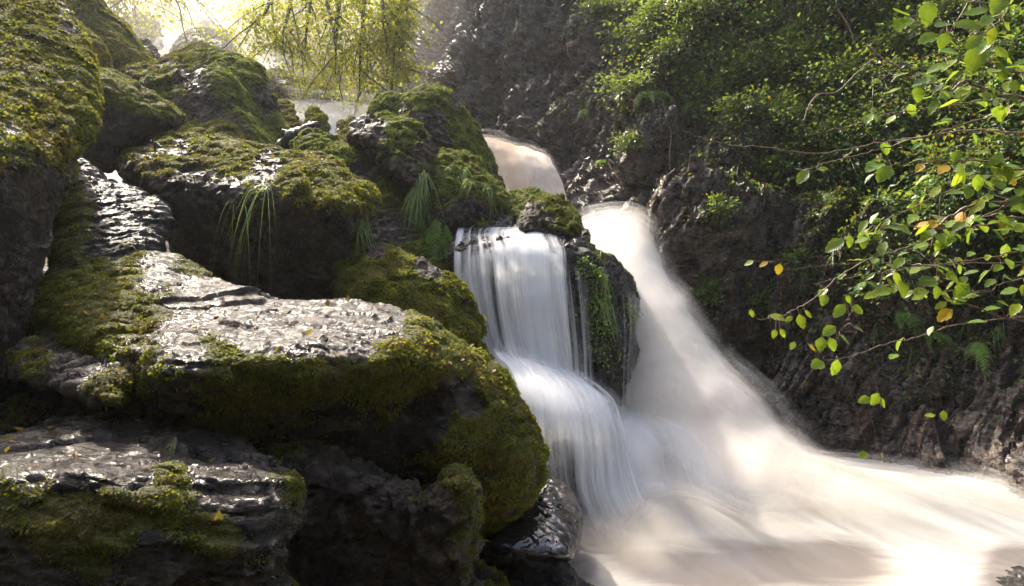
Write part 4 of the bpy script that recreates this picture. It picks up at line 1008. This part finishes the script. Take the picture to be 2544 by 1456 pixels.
# ferns
def frond_geo(geo, base, d, side, L, droop, tint, pin=18, wid=.22):
    m = pin + 2; t = np.linspace(0, 1, m)
    d = np.array(d, float); d /= np.linalg.norm(d); side = np.array(side, float); side -= d * (side @ d); side /= np.linalg.norm(side)
    pts = np.array(base) + d * L * t[:, None] + np.array([0, 0, -1]) * droop * L * (t ** 2)[:, None]
    v, f = tube(pts, np.linspace(L * .007, L * .002, m), 3); geo.add(v, f, tint)
    tg = np.gradient(pts, axis=0); tg /= np.linalg.norm(tg, axis=1, keepdims=True)
    w = wid * .8 * L * np.sin(np.pi * np.clip(t * .92 + .10, 0, 1)) ** .8
    for s in (-1, 1):
        pos = pts[1:-1]; n = len(pos); dd = side * s + tg[1:-1] * .45 + rng.normal(size=(n, 3)) * .12 + np.array([0, 0, -.15])
        nr = np.cross(side, tg[1:-1]); nr = np.where(nr[:, 2:3] < 0, -nr, nr) + rng.normal(size=(n, 3)) * .2
        leaves(geo, pos, dd, nr, w[1:-1] * rng.uniform(.75, 1.1, n), .11, np.clip(tint + .15 * rng.normal(size=n), 0, 1))
def fern(p, n_, r, count, label, droop=.9, lean=(0, -.3, .1), group=None, host=None, spr=.8):
    root = link('fern', None); root.location = [float(v) for v in p]; tag(root, label, 'fern', group)
    for k in range(count):
        g = Geo(); a = rng.uniform(-1.3, 1.3)
        d = np.array(n_) * .6 + np.array(lean) + np.array([math.sin(a), -.2, .0]) * spr
        frond_geo(g, (0, 0, 0), d, np.cross(d, (0, .3, 1)), r * rng.uniform(.7, 1.2), droop * rng.uniform(.7, 1.2), rng.uniform(.3, .9))
        g.build('frond', M_FERN, root, smooth=False)
    return root
def fern_on(host, px, py, r, count, label, **kw):
    p, n_ = sample_rock(host, px, py); return fern(p, n_, r, count, label, **kw)
fern_on(('B14','B18','B32'), 1085, 535, .30, 8, 'lush fern drooping beside the top of the silky fall', droop=.9, lean=(0, -.1, -.7), spr=.35)
fern_on(('B14','B18','B32'), 1110, 560, .26, 8, 'smaller fern right beside the lush one at the silky fall', droop=.9, lean=(0, -.1, -.7), spr=.35)
for (px, py, r, lab) in [(1478,665,.13,'leafy plant hanging from the upper face of the dark rounded rock'),(1492,735,.17,'bushy green plant midway down the dark rounded rock'),(1505,805,.15,'lowest plant on the dark rounded rock, trailing to its foot'),(1562,765,.11,'small plant at the right edge of the dark rounded rock'),(1450,640,.08,'small plant at the upper edge beside the silky curtain')]:
    shrub(px, py, r, lab, name='hanging_plant', cat='plant', n=12, lf=26, ls=.024, mat=M_FERN, droop=1.3, up=-.1, tb=.55, host='F1')
for (px, py, r, lab) in [(1045,480,.15,'pale feathery plant at the top edge of the green slab'),(1095,590,.16,'light green plant trailing beside the silky curtain'),(1200,548,.09,'tiny plant on the ledge above the silky curtain')]:
    shrub(px, py, r, lab, name='hanging_plant', cat='plant', n=12, lf=26, ls=.024, mat=M_FERN, droop=1.3, up=-.1, tb=.75, host=('B14','B18','B32'))
for i, (px, py, r, c, lab) in enumerate([(2230,770,.30,8,'fern with long fronds low on the right of the cliff'),(2300,830,.28,8,'drooping fern above the two lone leaves'),(2150,700,.22,7,'fern under the shelf end'),(2420,850,.30,8,'fern at the right edge above the pool'),(2500,760,.28,8,'fern at the far right under the branches'),
      (1610,230,.38,9,'pale fern catching the light at the edge of the bare cliff'),(1720,260,.3,7,'wind blurred fern beside the pale one'),(1450,270,.2,6,'small fern in a crack of the bare cliff'),(1500,400,.2,6,'little fern above the wet glinting rock'),(2050,480,.22,7,'fern in the dark recess above the shelf')]):
    fern_on('cliff', px, py, r, c, lab, droop=1.0)

# grass
def grass(host, spots, label, n=26, L=.25, droop=1.6, w=.0035, group=None, col=(.3, .9), out=.5, name='grass_tuft', spread=.6):
    p0, n0 = sample_rock(host, *spots[0])
    root = link(name, None); root.location = [float(v) for v in p0]; tag(root, label, 'grass', group)
    for (px, py) in spots:
        p, nn = sample_rock(host, px, py)
        g = Geo()
        for k in range(n):
            d = nn * out + rng.normal(size=3) * spread * np.array([1, .5, .6]) + np.array([0, -.1, .25]); d /= np.linalg.norm(d)
            Lk = L * rng.uniform(.5, 1.25); t = np.linspace(0, 1, 9)
            pts = (p - p0) + rng.normal(size=3) * .02 + d * Lk * (t * .45)[:, None] + np.array([0, 0, -1]) * (Lk * droop * .5 * t ** 1.7)[:, None]
            sd = np.cross(d, (0, 0, 1)) + rng.normal(size=3) * .4; sd /= np.linalg.norm(sd)
            ww = (w * (1 - t ** 2 * .9))[:, None]
            v = np.stack([pts - sd * ww, pts + sd * ww], 1).reshape(-1, 3); i = np.arange(8)[:, None] * 2
            g.add(v, i + np.array([[0, 1, 3, 2]]), rng.uniform(*col))
        o = g.build('blades', M_GRASS, root, smooth=False)
    return root
grass('B7', [(638,478),(655,470)], 'long pale grass blades hanging down the dark face of the overhanging boulder', n=8, L=.60, droop=2.2, w=.0026, out=.35, spread=.16)
grass('B7', [(598,500)], 'few thin grass stems left of the long pale tuft', n=4, L=.5, droop=2.3, w=.0022, out=.3, spread=.15)
grass('B7', [(855,470)], 'short grass at the nose of the overhanging boulder', n=14, L=.16, w=.002)
grass(('B14','B15',('B14','B15','B18','B13','B7'),'B13','B7'), [(895,545)], 'limp grass beside the thin bluish fall', n=26, L=.24, w=.003, droop=1.9)
grass(('B14','B15',('B14','B15','B18','B13','B7'),'B13','B7'), [(1030,470),(1045,520),(1060,570),(1075,610),(1050,440)], 'curtain of pale green grass down the edge of the green slab', n=44, L=.30, w=.0042, droop=1.8)
grass(('B14','B15','B18','B13','B7'), [(1150,430),(1165,460)], 'grass tuft hanging on the mossy boulder above the silky fall', n=34, L=.26, w=.004, droop=1.7)
grass(('B14','B15','B18','B13','B7'), [(1215,470),(1225,500)], 'thin grass trailing on the right of the mossy boulder', n=20, L=.20, w=.003, droop=1.8)
grass('B19b', [(1425,545)], 'short bright grass on the right edge of the speckled rock', n=22, L=.14, w=.003, droop=1.8)
grass('F1', [(1480,640),(1500,690),(1500,760)], 'wet green grass hanging among the ferns on the dark rounded rock', n=44, L=.26, w=.004, droop=2.0)
grass('cliff', [(2330,760),(2400,800),(2480,820),(2520,700)], 'coarse grass drooping from the cliff at the right edge', n=34, L=.34, w=.003, droop=1.9)
grass('cliff', [(2180,800),(2270,870)], 'grass clump hanging above the lone yellow leaves', n=26, L=.28, w=.003, droop=1.9)

# driftwood stump caught between the rocks
g = Geo()
pts = spline([V(700,372,5.6), V(722,352,5.5), V(748,335,5.45), V(775,318,5.4), V(797,306,5.4)], 6)
n = len(pts); rad = np.interp(np.linspace(0, 1, n), [0, .3, .7, .9, 1], [.06, .075, .055, .035, .006]); rad = rad * (1 + .18 * vnoise(np.arange(n)[:, None] * np.array([[.9, 0, 0]]), 3))
v, f = tube(pts, rad, 14); v += .012 * fbm(v / np.array([.02, .02, .02]), 4, 2)[:, None] * rn(len(v)); g.add(v, f)
M_WOOD = bark('black_driftwood', (.006, .005, .005), (.02, .017, .015))
wood = g.build('driftwood', M_WOOD, None); tag(wood, 'black broken piece of driftwood pointing up between the boulders', 'driftwood')
for a, c_ in (((712,350,5.5),(700,330,5.45)), ((735,345,5.45),(700,322,5.5)), ((775,318,5.4),(792,322,5.36))):
    g = Geo(); v, f = tube(spline([V(*a), (V(*a) + V(*c_)) / 2 + Vector((0, 0, .01)), V(*c_)], 4), np.linspace(.035, .006, 9), 8); g.add(v, f); g.build('broken_limb', M_WOOD, wood)

# ---- near tree leaning in from the right: branch > leaf
def leaf_shape(seed):
    r = np.random.default_rng(seed); n = 9; t = np.linspace(0, 1, n + 1)
    w = .31 * np.sin(np.pi * t ** .78) ** .9 * r.uniform(.8, 1.15) * (1.08 - .25 * t)
    vs = [(0, 0, 0)]; mid, lf, rt = [0], [], []
    verts = [[0, 0, 0]]; 
    bend = r.uniform(-.25, .15); fold = r.uniform(.05, .4); twist = r.uniform(-.3, .3)
    M_, Lr, Rr = [0], [None], [None]
    for k in range(1, n + 1):
        z = bend * t[k] ** 2
        verts.append([t[k], 0, z]); M_.append(len(verts) - 1)
        if k < n:
            ser = 1 + (.10 if k % 2 else -.04)
            for s, lst in ((1, Lr), (-1, Rr)):
                verts.append([t[k] + .05 * (k % 2) + .03, s * w[k] * ser, z + fold * w[k] + s * twist * w[k] * .5 + r.normal() * .012]); lst.append(len(verts) - 1)
    f = []
    for lst, fl in ((Lr, False), (Rr, True)):
        f.append((0, lst[1], M_[1]) if not fl else (0, M_[1], lst[1]))
        for k in range(1, n - 1):
            q = (M_[k], lst[k], lst[k + 1], M_[k + 1]); f.append(q if not fl else q[::-1])
        q = (M_[n - 1], lst[n - 1], M_[n]); f.append(q if not fl else q[::-1])
    return verts, [tuple(x[::-1]) for x in f]

def near_leaf_mat(name, ca, cb, spot):
    b = NB(name); tc = b.n.new('ShaderNodeTexCoord').outputs['Object']
    sx = b.n.new('ShaderNodeSeparateXYZ'); b.l.new(tc, sx.inputs[0])
    # side veins running forward from the midrib
    ay = b.math('ABSOLUTE', sx.outputs[1]); vein = b.math('SINE', b.math('MULTIPLY', b.math('SUBTRACT', sx.outputs[0], b.math('MULTIPLY', ay, .9)), 52))
    mid = b.ramp(ay, .0, .025, 1, 0); n = b.noise(tc, 3.5, 4); n2 = b.noise(tc, 14, 3)
    c = b.mix(b.ramp(n, .35, .65), ca, cb)
    c = b.mix(b.ramp(n2, .66, .74, 0, .9), c, spot)
    c = b.mix(b.math('MULTIPLY', b.ramp(vein, .5, 1), .22), c, tuple(v * .5 for v in ca))
    c = b.mix(b.math('MULTIPLY', mid, .5), c, (.25, .28, .07))
    bm = b.bump(vein, .12, .01)
    pr = b.principled(**{'Base Color': c, 'Roughness': .38, 'Normal': bm, 'Specular IOR Level': .5})
    tr = b.n.new('ShaderNodeBsdfTranslucent'); b.l.new(b.mix(.3, c, (.50, .62, .02)), tr.inputs['Color'])
    mx = b.n.new('ShaderNodeMixShader'); mx.inputs[0].default_value = .55
    b.l.new(pr, mx.inputs[1]); b.l.new(tr.outputs[0], mx.inputs[2]); return b.out(mx.outputs[0])
M_LEAF = [near_leaf_mat('fresh_green_leaf', (.075, .17, .018), (.14, .24, .02), (.16, .20, .02)),
          near_leaf_mat('yellow_green_leaf', (.17, .26, .015), (.25, .29, .02), (.40, .20, .02)),
          near_leaf_mat('turning_orange_leaf', (.42, .30, .02), (.50, .22, .02), (.30, .10, .02)),
          near_leaf_mat('deep_green_leaf', (.05, .11, .015), (.09, .15, .02), (.10, .12, .02))]
LEAFM = {}
for mi in range(4):
    for s in range(6):
        vs, fs = leaf_shape(s * 7 + mi); me = bpy.data.meshes.new('leaf'); me.from_pydata(vs, [], fs); me.materials.append(M_LEAF[mi])
        me.polygons.foreach_set('use_smooth', [True] * len(me.polygons)); me.update(); LEAFM[(mi, s)] = me

tree = link('leafy_tree', None); tree.location = (2.6, 2.2, 0); tag(tree, 'small tree leaning in from the right with sunlit yellow green leaves', 'tree')
T0 = Vector(tree.location)
g = Geo(); v, f = tube(spline([(2.9,2.4,-.2),(2.75,2.3,.8),(2.55,2.2,1.7),(2.6,2.3,2.6),(2.8,2.3,3.8),(2.9,2.4,5.2)], 6) - np.array(T0), np.linspace(.09, .05, 31), 12); g.add(v, f); g.build('trunk', M_BARK, tree)

BR = [  # (polyline in the photograph's frame, distance at root, distance at tip, root radius)
 ([(2760,205),(2544,240),(2464,227),(2397,203),(2359,223),(2297,203),(2244,190)],2.0,1.8,.010),
 ([(2760,215),(2544,247),(2430,253),(2314,267),(2197,285),(2097,317),(1997,338)],2.2,2.5,.006),
 ([(2760,250),(2544,277),(2447,293),(2330,330),(2247,352),(2154,380),(2064,403),(1997,423),(1954,412)],2.0,2.2,.006),
 ([(2760,350),(2544,333),(2430,322),(2314,337),(2197,353),(2030,380),(1897,365),(1797,358),(1700,325)],2.3,3.0,.007),
 ([(2760,-90),(2560,-30),(2520,10),(2470,63),(2414,90),(2364,103)],1.7,1.5,.004),
 ([(2600,-140),(2430,-40),(2410,0),(2380,50),(2347,87)],1.6,1.5,.004),
 ([(2760,420),(2544,489),(2490,516),(2387,566),(2264,613),(2180,636),(2097,679),(2030,736),(1980,766),(1937,786),(1880,794)],2.0,2.2,.006),
 ([(2760,380),(2600,420),(2430,450),(2330,489),(2197,546),(2150,575),(2100,600)],2.0,2.1,.005),
 ([(2760,600),(2544,623),(2480,636),(2364,653),(2264,666),(2130,686),(2017,704)],2.1,2.3,.006),
 ([(2600,640),(2364,656),(2264,655),(2164,653),(2030,661),(1944,671)],2.2,2.4,.004),
 ([(2760,480),(2500,500),(2360,540),(2314,606),(2324,653),(2344,699)],1.9,2.0,.008),
 ([(2760,660),(2544,693),(2464,719),(2390,722),(2327,720)],2.0,2.0,.004),
 ([(2760,860),(2544,799),(2430,763),(2330,733),(2264,719),(2180,712)],2.0,2.0,.005),
 ([(2600,760),(2420,800),(2297,834),(2197,856),(2130,879),(2087,891),(2050,893)],2.0,2.1,.0035),
 ([(2700,120),(2544,180),(2470,150),(2420,160),(2340,150)],1.7,1.7,.005),
 ([(2760,300),(2560,420),(2450,400),(2330,400),(2230,410),(2190,400)],1.9,1.9,.005),
 ([(2760,520),(2560,540),(2450,560),(2340,570),(2200,560),(2150,580)],1.85,1.9,.005),
 ([(2130,760),(2110,780),(2100,800),(2085,830),(2060,870),(2045,893)],2.1,2.1,.0016),
 ([(2197,540),(2180,570),(2172,600),(2180,636)],2.05,2.1,.003),
]
branches = []
for (pl, y0, y1, r0) in BR:
    m = len(pl); P3 = np.array([P(a, b_, y0 + (y1 - y0) * i / (m - 1)) for i, (a, b_) in enumerate(pl)]) - np.array(T0)
    if pl[0][0] >= 2560: P3[0] = P3[0] * .5 + np.array([0, .1, max(0.2, P3[0][2])]) * .5
    pts = spline(P3, 7) + rn((m - 1) * 7 + 1) * .0022
    g = Geo(); v, f = tube(pts, np.linspace(r0 * .62, r0 * .16, len(pts)), 6); g.add(v, f)
    br = g.build('branch', M_TWIG, tree); branches.append((br, pts + np.array(T0)))

NLEAF = 0
def put_leaf(pos, tipdir, nrm, L, mi, br):
    global NLEAF
    x = Vector(tipdir).normalized(); z = Vector(nrm); y = z.cross(x)
    if y.length < .05: y = Vector((0, 1, 0)).cross(x)
    y.normalize(); z = x.cross(y)
    o = link('leaf', LEAFM[(mi, random.randrange(6))], br)
    Mx = Matrix(((x.x, y.x, z.x, pos[0] - T0.x), (x.y, y.y, z.y, pos[1] - T0.y), (x.z, y.z, z.z, pos[2] - T0.z), (0, 0, 0, 1))) @ Matrix.Diagonal((L, L, L, 1))
    o.matrix_basis = Mx; NLEAF += 1
    return o

KEY = [(2305,32,66,-100,0),(2399,68,66,175,0),(2244,62,70,-135,0),(2237,33,58,175,1),(2424,27,58,175,0),(2344,100,46,-110,0),(2307,100,60,-150,0),(2340,65,55,-155,0),(2487,137,62,-80,3),(2424,147,72,-110,3),
 (2480,15,60,-120,0),(2420,107,56,-135,0),(2464,90,46,-100,1),(2502,65,30,-60,1),(2327,170,50,-165,0),(2177,203,32,-160,1),(2172,413,62,-155,0),(2197,433,60,-130,0),(2044,420,28,0,1),
 (2144,563,40,-120,0),(2074,609,56,-150,3),(2110,599,36,-90,3),(2144,599,45,-100,1),(1935,669,30,-95,2),(1860,653,26,-160,1),(1897,656,26,-150,2),(2047,746,34,-110,0),(2087,773,44,-120,0),(2107,744,24,-60,0),(2130,769,36,-30,3),
 (2060,823,40,-140,0),(2134,819,34,-20,0),(2097,846,40,-45,0),(2067,856,38,-70,0),(2040,856,40,-100,0),(1969,859,26,-120,1),(2017,863,30,-40,2),(2030,908,50,-160,0),(2074,913,44,-105,0),
 (1924,829,26,-110,1),(1944,828,26,-60,1),(1990,799,40,-80,1),(2007,781,26,-50,1),(1960,793,26,-150,1),(1867,779,22,-80,1),(2147,995,36,-160,0),(2174,992,36,-120,3),(2190,1000,30,-70,1),
 (2310,1033,26,-170,1),(2344,1033,28,-100,1),(2144,1131,26,-150,3),(2194,1138,32,-50,3),(2347,783,46,-135,2),(2337,759,36,-150,1),(2307,703,66,10,0),(2244,719,45,-90,3),(2190,726,56,-170,0),(2327,726,36,-100,3),(2387,723,56,-140,0),(2164,733,40,-165,1)]
twg = {}
for (px, py, L, ang, mi) in KEY:
    best = None
    for bi, (br, pts) in enumerate(branches):
        x, y = project(pts); dd = np.hypot(x - px, y - py) * (1 + .0 * x); j = int(dd.argmin())
        if best is None or dd[j] < best[0]: best = (dd[j], bi, j)
    dpx, bi, j = best; br, pts = branches[bi]; Yl = float(pts[j][1]) - .02
    a = math.radians(ang); Lm = L * Yl / FPX
    tip = Vector((math.cos(a), random.uniform(-.45, .45), math.sin(a)))
    c = V(px, py, Yl); base = c - tip.normalized() * Lm * .5
    nrm = Vector((random.uniform(-.5, .3), -.75, .75 + random.uniform(-.3, .3)))
    put_leaf(base, tip, nrm, Lm, mi, br)
    q = Vector(pts[j]); mid = (q + base) / 2 + Vector((0, 0, .012))
    tw, tf = tube(spline([q - T0, mid - T0, base - T0], 4), .0011 if dpx < 60 else .0006, 4)
    twg.setdefault(bi, []).append((tw, tf))
cand = []
for bi, (br, pts) in enumerate(branches):
    x, y = project(pts)
    dens = {0: 1.5, 1: .30, 2: .45, 3: .16, 4: .9, 5: .6, 6: .75, 7: 1.4, 8: .8, 9: .4, 10: 1.3, 11: 1.1, 12: .7, 13: .35, 14: 1.3, 15: 1.8, 16: 1.8, 17: 0, 18: .8}[bi]
    seg = np.linalg.norm(np.diff(pts, axis=0), axis=1); s = np.concatenate([[0], np.cumsum(seg)]); n = int(s[-1] / .019 * dens)
    for k in range(n):
        u = rng.uniform(.02, 1) * s[-1]; p = np.array([np.interp(u, s, pts[:, a]) for a in range(3)]); cand.append((bi, p))
extra = []; k_ = 0
cand.sort(key=lambda c: (project(c[1][None])[0][0] > 2544, random.random()))
for bi, p in cand:
    x, y = project(p[None]); x, y = x[0], y[0]
    keep = .95 if x > 2330 else (.75 if x > 2180 else .22)
    if y < 190 and x < 2450: keep *= .3
    if y > 740: keep *= .35
    if rng.random() > keep: continue
    L = rng.uniform(.032, .056); a = math.radians(rng.choice([-150, -125, -165, -110, -60, -30]) + rng.uniform(-20, 20))
    tip = Vector((math.cos(a), rng.uniform(-.6, .6), math.sin(a) * .75)); off = Vector(rng.normal(size=3) * .022)
    pos = Vector(p) + off; nrm = Vector((rng.uniform(-.5, .3), -.45 + rng.normal() * .3, 1.0))
    tw, tf = tube(np.array([Vector(p) - T0, pos - T0]), .0009, 3); twg.setdefault(bi, []).append((tw, tf))
    mi = int(rng.choice([0, 0, 0, 1, 1, 3, 3, 2], p=[.25, .2, .12, .12, .04, .15, .10, .02]))
    if NLEAF < 296: put_leaf(pos, tip, nrm, L, mi, branches[bi][0])
    else:
        extra.append((pos, tip, nrm, L, mi))
for bi, lst in twg.items():
    for tv, tf2 in lst[:300]:
        g = Geo(); g.add(tv, tf2); g.build('twig', M_TWIG, branches[bi][0])
for mi in range(4):
    g = Geo()
    for (pos, tip, nrm, L, m_) in extra:
        if m_ != mi: continue
        vs, fs = leaf_shape(random.randrange(99)); vs = np.array(vs) * L
        x = Vector(tip).normalized(); z = Vector(nrm); y = z.cross(x).normalized(); z = x.cross(y)
        vs = vs @ np.array([x, y, z]) + np.array(pos - T0)
        tri = []
        for f_ in fs: tri += [(f_[0], f_[1], f_[2])] + ([(f_[0], f_[2], f_[3])] if len(f_) == 4 else [])
        g.add(vs, np.array(tri))
    if g.v: o = g.build('foliage', M_LEAF[mi], tree); o['kind'] = 'stuff'

# long bare creepers hanging down the cliff
for lab, pl, Yc in (('pale root dangling down the wet cliff', [(1655,296),(1668,330),(1664,380),(1668,430),(1690,480),(1688,505)], 6.9),
                    ('bare curved twig arching in front of the cliff greenery', [(1998,300),(2010,262),(2035,235),(2080,228),(2130,180),(2165,150)], 5.6),
                    ('thin dry stem crossing the upper cliff', [(2160,118),(2200,150),(2230,165),(2235,180),(2215,205)], 5.0),
                    ('thin pale stem crossing the top right corner', [(2080,20),(2100,50),(2115,80),(2125,110)], 5.2)):
    g = Geo(); v, f = tube(spline([V(a, b_, Yc) for a, b_ in pl], 6), .006, 5); g.add(v, f)
    tag(g.build('hanging_root' if 'root' in lab else 'dry_stem', M_TWIG, None), lab, 'root' if 'root' in lab else 'twig')

# ---- background trees
def bg_tree(label, trunk, r0, boughs, nleaf, lsize, spread, mat=M_TREELEAF, tb=.5, sub=3, hang=.35, name='tree', ymin=None):
    """trunk and boughs given as (px,py,Y) polylines"""
    root = link(name, None); base = V(*trunk[0]); root.location = base; tag(root, label, 'tree')
    g = Geo(); pts = spline([V(*q) - base for q in trunk], 6); v, f = tube(pts, np.linspace(r0, r0 * .4, len(pts)), 9); g.add(v, f); g.build('trunk', M_BARK, root)
    tips = []
    for bo in boughs:
        g = Geo(); pts = spline([V(*q) - base for q in bo], 6); v, f = tube(pts, np.linspace(r0 * .28, r0 * .06, len(pts)), 6); g.add(v, f); tips.append(pts)
        for k in range(sub * 3):
            j = rng.integers(len(pts) // 4, len(pts)); s0 = pts[j]
            d = rng.normal(size=3) * np.array([1, .6, .5]) + np.array([0, 0, -hang]); t = np.linspace(0, 1, 6)[:, None]
            sp = s0 + d * spread * 1.3 * t + np.array([0, 0, -1]) * spread * .6 * t ** 2 + np.cumsum(rng.normal(size=(6, 3)) * .05 * spread, 0)
            v, f = tube(sp, np.linspace(r0 * .09, r0 * .025, 6), 4); g.add(v, f); tips.append(sp)
        g.build('branch', M_BARK, root)
    A = np.concatenate(tips)
    if ymin is not None:
        A = A[(project(A + np.array(base))[1] > ymin) & (project(A + np.array(base))[0] < 1060)]
    nc = nleaf // 14
    c = A[rng.integers(0, len(A), nc)] + rn(nc) * spread * np.array([.28, .3, .16])
    pos = np.repeat(c, 14, 0) + rn(nc * 14) * spread * np.array([.22, .22, .09]); n = len(pos)
    tint = np.clip(np.repeat(tb + .22 * rng.normal(size=nc), 14) + .14 * rng.normal(size=n), 0, 1)
    lg = Geo(); leaves(lg, pos, rn(n) + np.array([0, 0, -.4]), rn(n) * .5 + np.array([0, 0, 1]), lsize * rng.uniform(.6, 1.3, n), .36, tint)
    o = lg.build('crown', mat, root, smooth=False); o['kind'] = 'stuff'
    return root
bg_tree('tree whose drooping yellow green bough hangs over the misty stream', [(1130,360,13.8),(1120,100,13.5),(1090,-150,12.2),(1060,-420,11.5)], .14,
        [[(a, -70, Yb + .5), (a + dx * .3, -25, Yb + .2), (a + dx * .6, 30, Yb), (a + dx, c_ * .6, Yb - .1), (a + dx * 1.1, c_, Yb - .15)] for a, dx, c_, Yb in
         [(690,-50,70,9.2),(735,-30,120,9.0),(780,-20,150,9.3),(800,30,130,8.8),(850,-15,185,9.0),(880,30,175,9.4),(915,-20,225,9.0),(940,20,190,8.8),(975,0,235,9.2),(1000,-20,180,9.0),(1025,-30,140,9.2)]],
        15000, .044, .34, tb=.7, sub=2, ymin=-40, hang=.8)
bg_tree('hazy tree with a straight trunk above the bright gap', [(582,150,18.5),(580,40,18),(585,-80,18),(590,-260,18)], .22,
        [[(583,10,18),(620,20,17.5),(680,10,17)],[(584,-80,18),(520,-50,17),(440,-40,16.5)],[(584,-100,18),(660,-60,17),(720,-40,16.5)],[(583,-60,18),(500,-60,17),(430,-50,16.5)]], 3000, .085, 1.0, tb=.75, ymin=-50)
bg_tree('dim tree trunk standing in the haze behind the drooping bough', [(752,300,14.5),(748,180,14.5),(742,60,14.4),(735,-120,14.3),(730,-300,14)], .15,
        [[(742,40,14.4),(700,0,14),(650,-30,13.6)],[(738,-30,14.4),(790,-70,14),(850,-80,13.6)],[(745,120,14.4),(700,110,14),(660,130,13.8)],[(746,150,14.4),(800,140,14),(840,160,13.8)]], 9000, .07, .8, tb=.35, ymin=-60)
bg_tree('golden backlit tree above the mossy boulders at the top left', [(200,-60,12),(210,-160,12),(230,-300,12)], .18,
        [[(205,-100,12),(280,-70,11.5),(340,-50,11.2),(380,-30,11)],[(210,-160,12),(330,-110,11),(440,-70,10.5)],[(205,-100,12),(250,-50,11.5),(290,-15,11.3)],[(208,-140,12),(140,-80,11.5),(90,-40,11)],[(330,-110,11),(400,-60,10.6),(440,-50,10.5)]], 3000, .06, .7, tb=.8, ymin=-50)

# fallen fern leaf on the broad foreground boulder
p, nn = sample_rock('B12', 466, 1100); p = p + np.array([0, -.07, .035])
g = Geo(); Lf = 62 * p[1] / FPX; frond_geo(g, p, (-.12, -.35, -1), (1, .1, .0), Lf, -.02, .9, pin=20, wid=.22)
m_f = leaf_material('pale_fallen_frond', (.30, .36, .16), (.42, .46, .24), None, .3, .45)
tag(g.build('fern_leaf', m_f, None, smooth=False), 'single pale fallen fern leaf lying on the broad foreground boulder', 'fern leaf')
p, nn = sample_rock('B3', 212, 140)
g = Geo(); leaves(g, np.array([p, p + [.03, 0, 0], p + [-.03, 0, .01]]), np.array([[.1, -.1, -1], [.5, 0, -1], [-.4, 0, -1.]]), np.array([[0, -1, .5]] * 3), np.array([.13, .11, .1]), .45, np.array([.9, .8, .9]))
tag(g.build('leaf_rosette', M_FERN, None, smooth=False), 'pale green broad leaf plant beside the small rounded mossy boulder', 'plant')
# ------------------------------------------------------------------ air
def vol_mat(name, dens, col, aniso):
    m, nt, n, l = new_mat(name)
    v = n.new('ShaderNodeVolumePrincipled'); v.inputs['Color'].default_value = (*col, 1); v.inputs['Density'].default_value = dens; v.inputs['Anisotropy'].default_value = aniso
    o = n.new('ShaderNodeOutputMaterial'); l.new(v.outputs[0], o.inputs[1]); return m
def box(name, x0, x1, y0, y1, z0, z1, mat):
    v = [(x, y, z) for x in (x0, x1) for y in (y0, y1) for z in (z0, z1)]
    f = [(0,1,3,2),(4,6,7,5),(0,4,5,1),(2,3,7,6),(0,2,6,4),(1,5,7,3)]
    me = bpy.data.meshes.new(name); me.from_pydata(v, [], f); me.materials.append(mat); me.update(); return link(name, me)
if HAZE > 0:
    hz = box('haze', -45, 22, -12, 66, -4, 40, vol_mat('haze_air', HAZE, (.93, .93, .95), .55))
    tag(hz, 'thin sunlit haze hanging in the gorge', 'haze', kind='stuff')
if MIST > 0:
    import bmesh
    bm = bmesh.new(); bmesh.ops.create_icosphere(bm, subdivisions=4, radius=1)
    me = bpy.data.meshes.new('mist'); bm.to_mesh(me); bm.free(); me.materials.append(vol_mat('river_mist', MIST, (.97, .95, .93), .6))
    mo = link('mist', me); mo.location = (-5.0, 17.0, CZ + 5); mo.scale = (6.5, 8.0, 5.0); mo.rotation_euler = (math.radians(14), 0, math.radians(22))
    tag(mo, 'bright river mist drifting over the upper stream', 'mist', kind='stuff')

    me2 = me.copy(); me2.materials.clear(); me2.materials.append(vol_mat('pool_mist', .7, (.97, .95, .93), .5))
    m2 = link('mist', me2); m2.location = V(815, 300, 9.1); m2.scale = (1.05, .8, .17)
    tag(m2, 'low white mist lying on the pool between the midstream rocks', 'mist', kind='stuff')
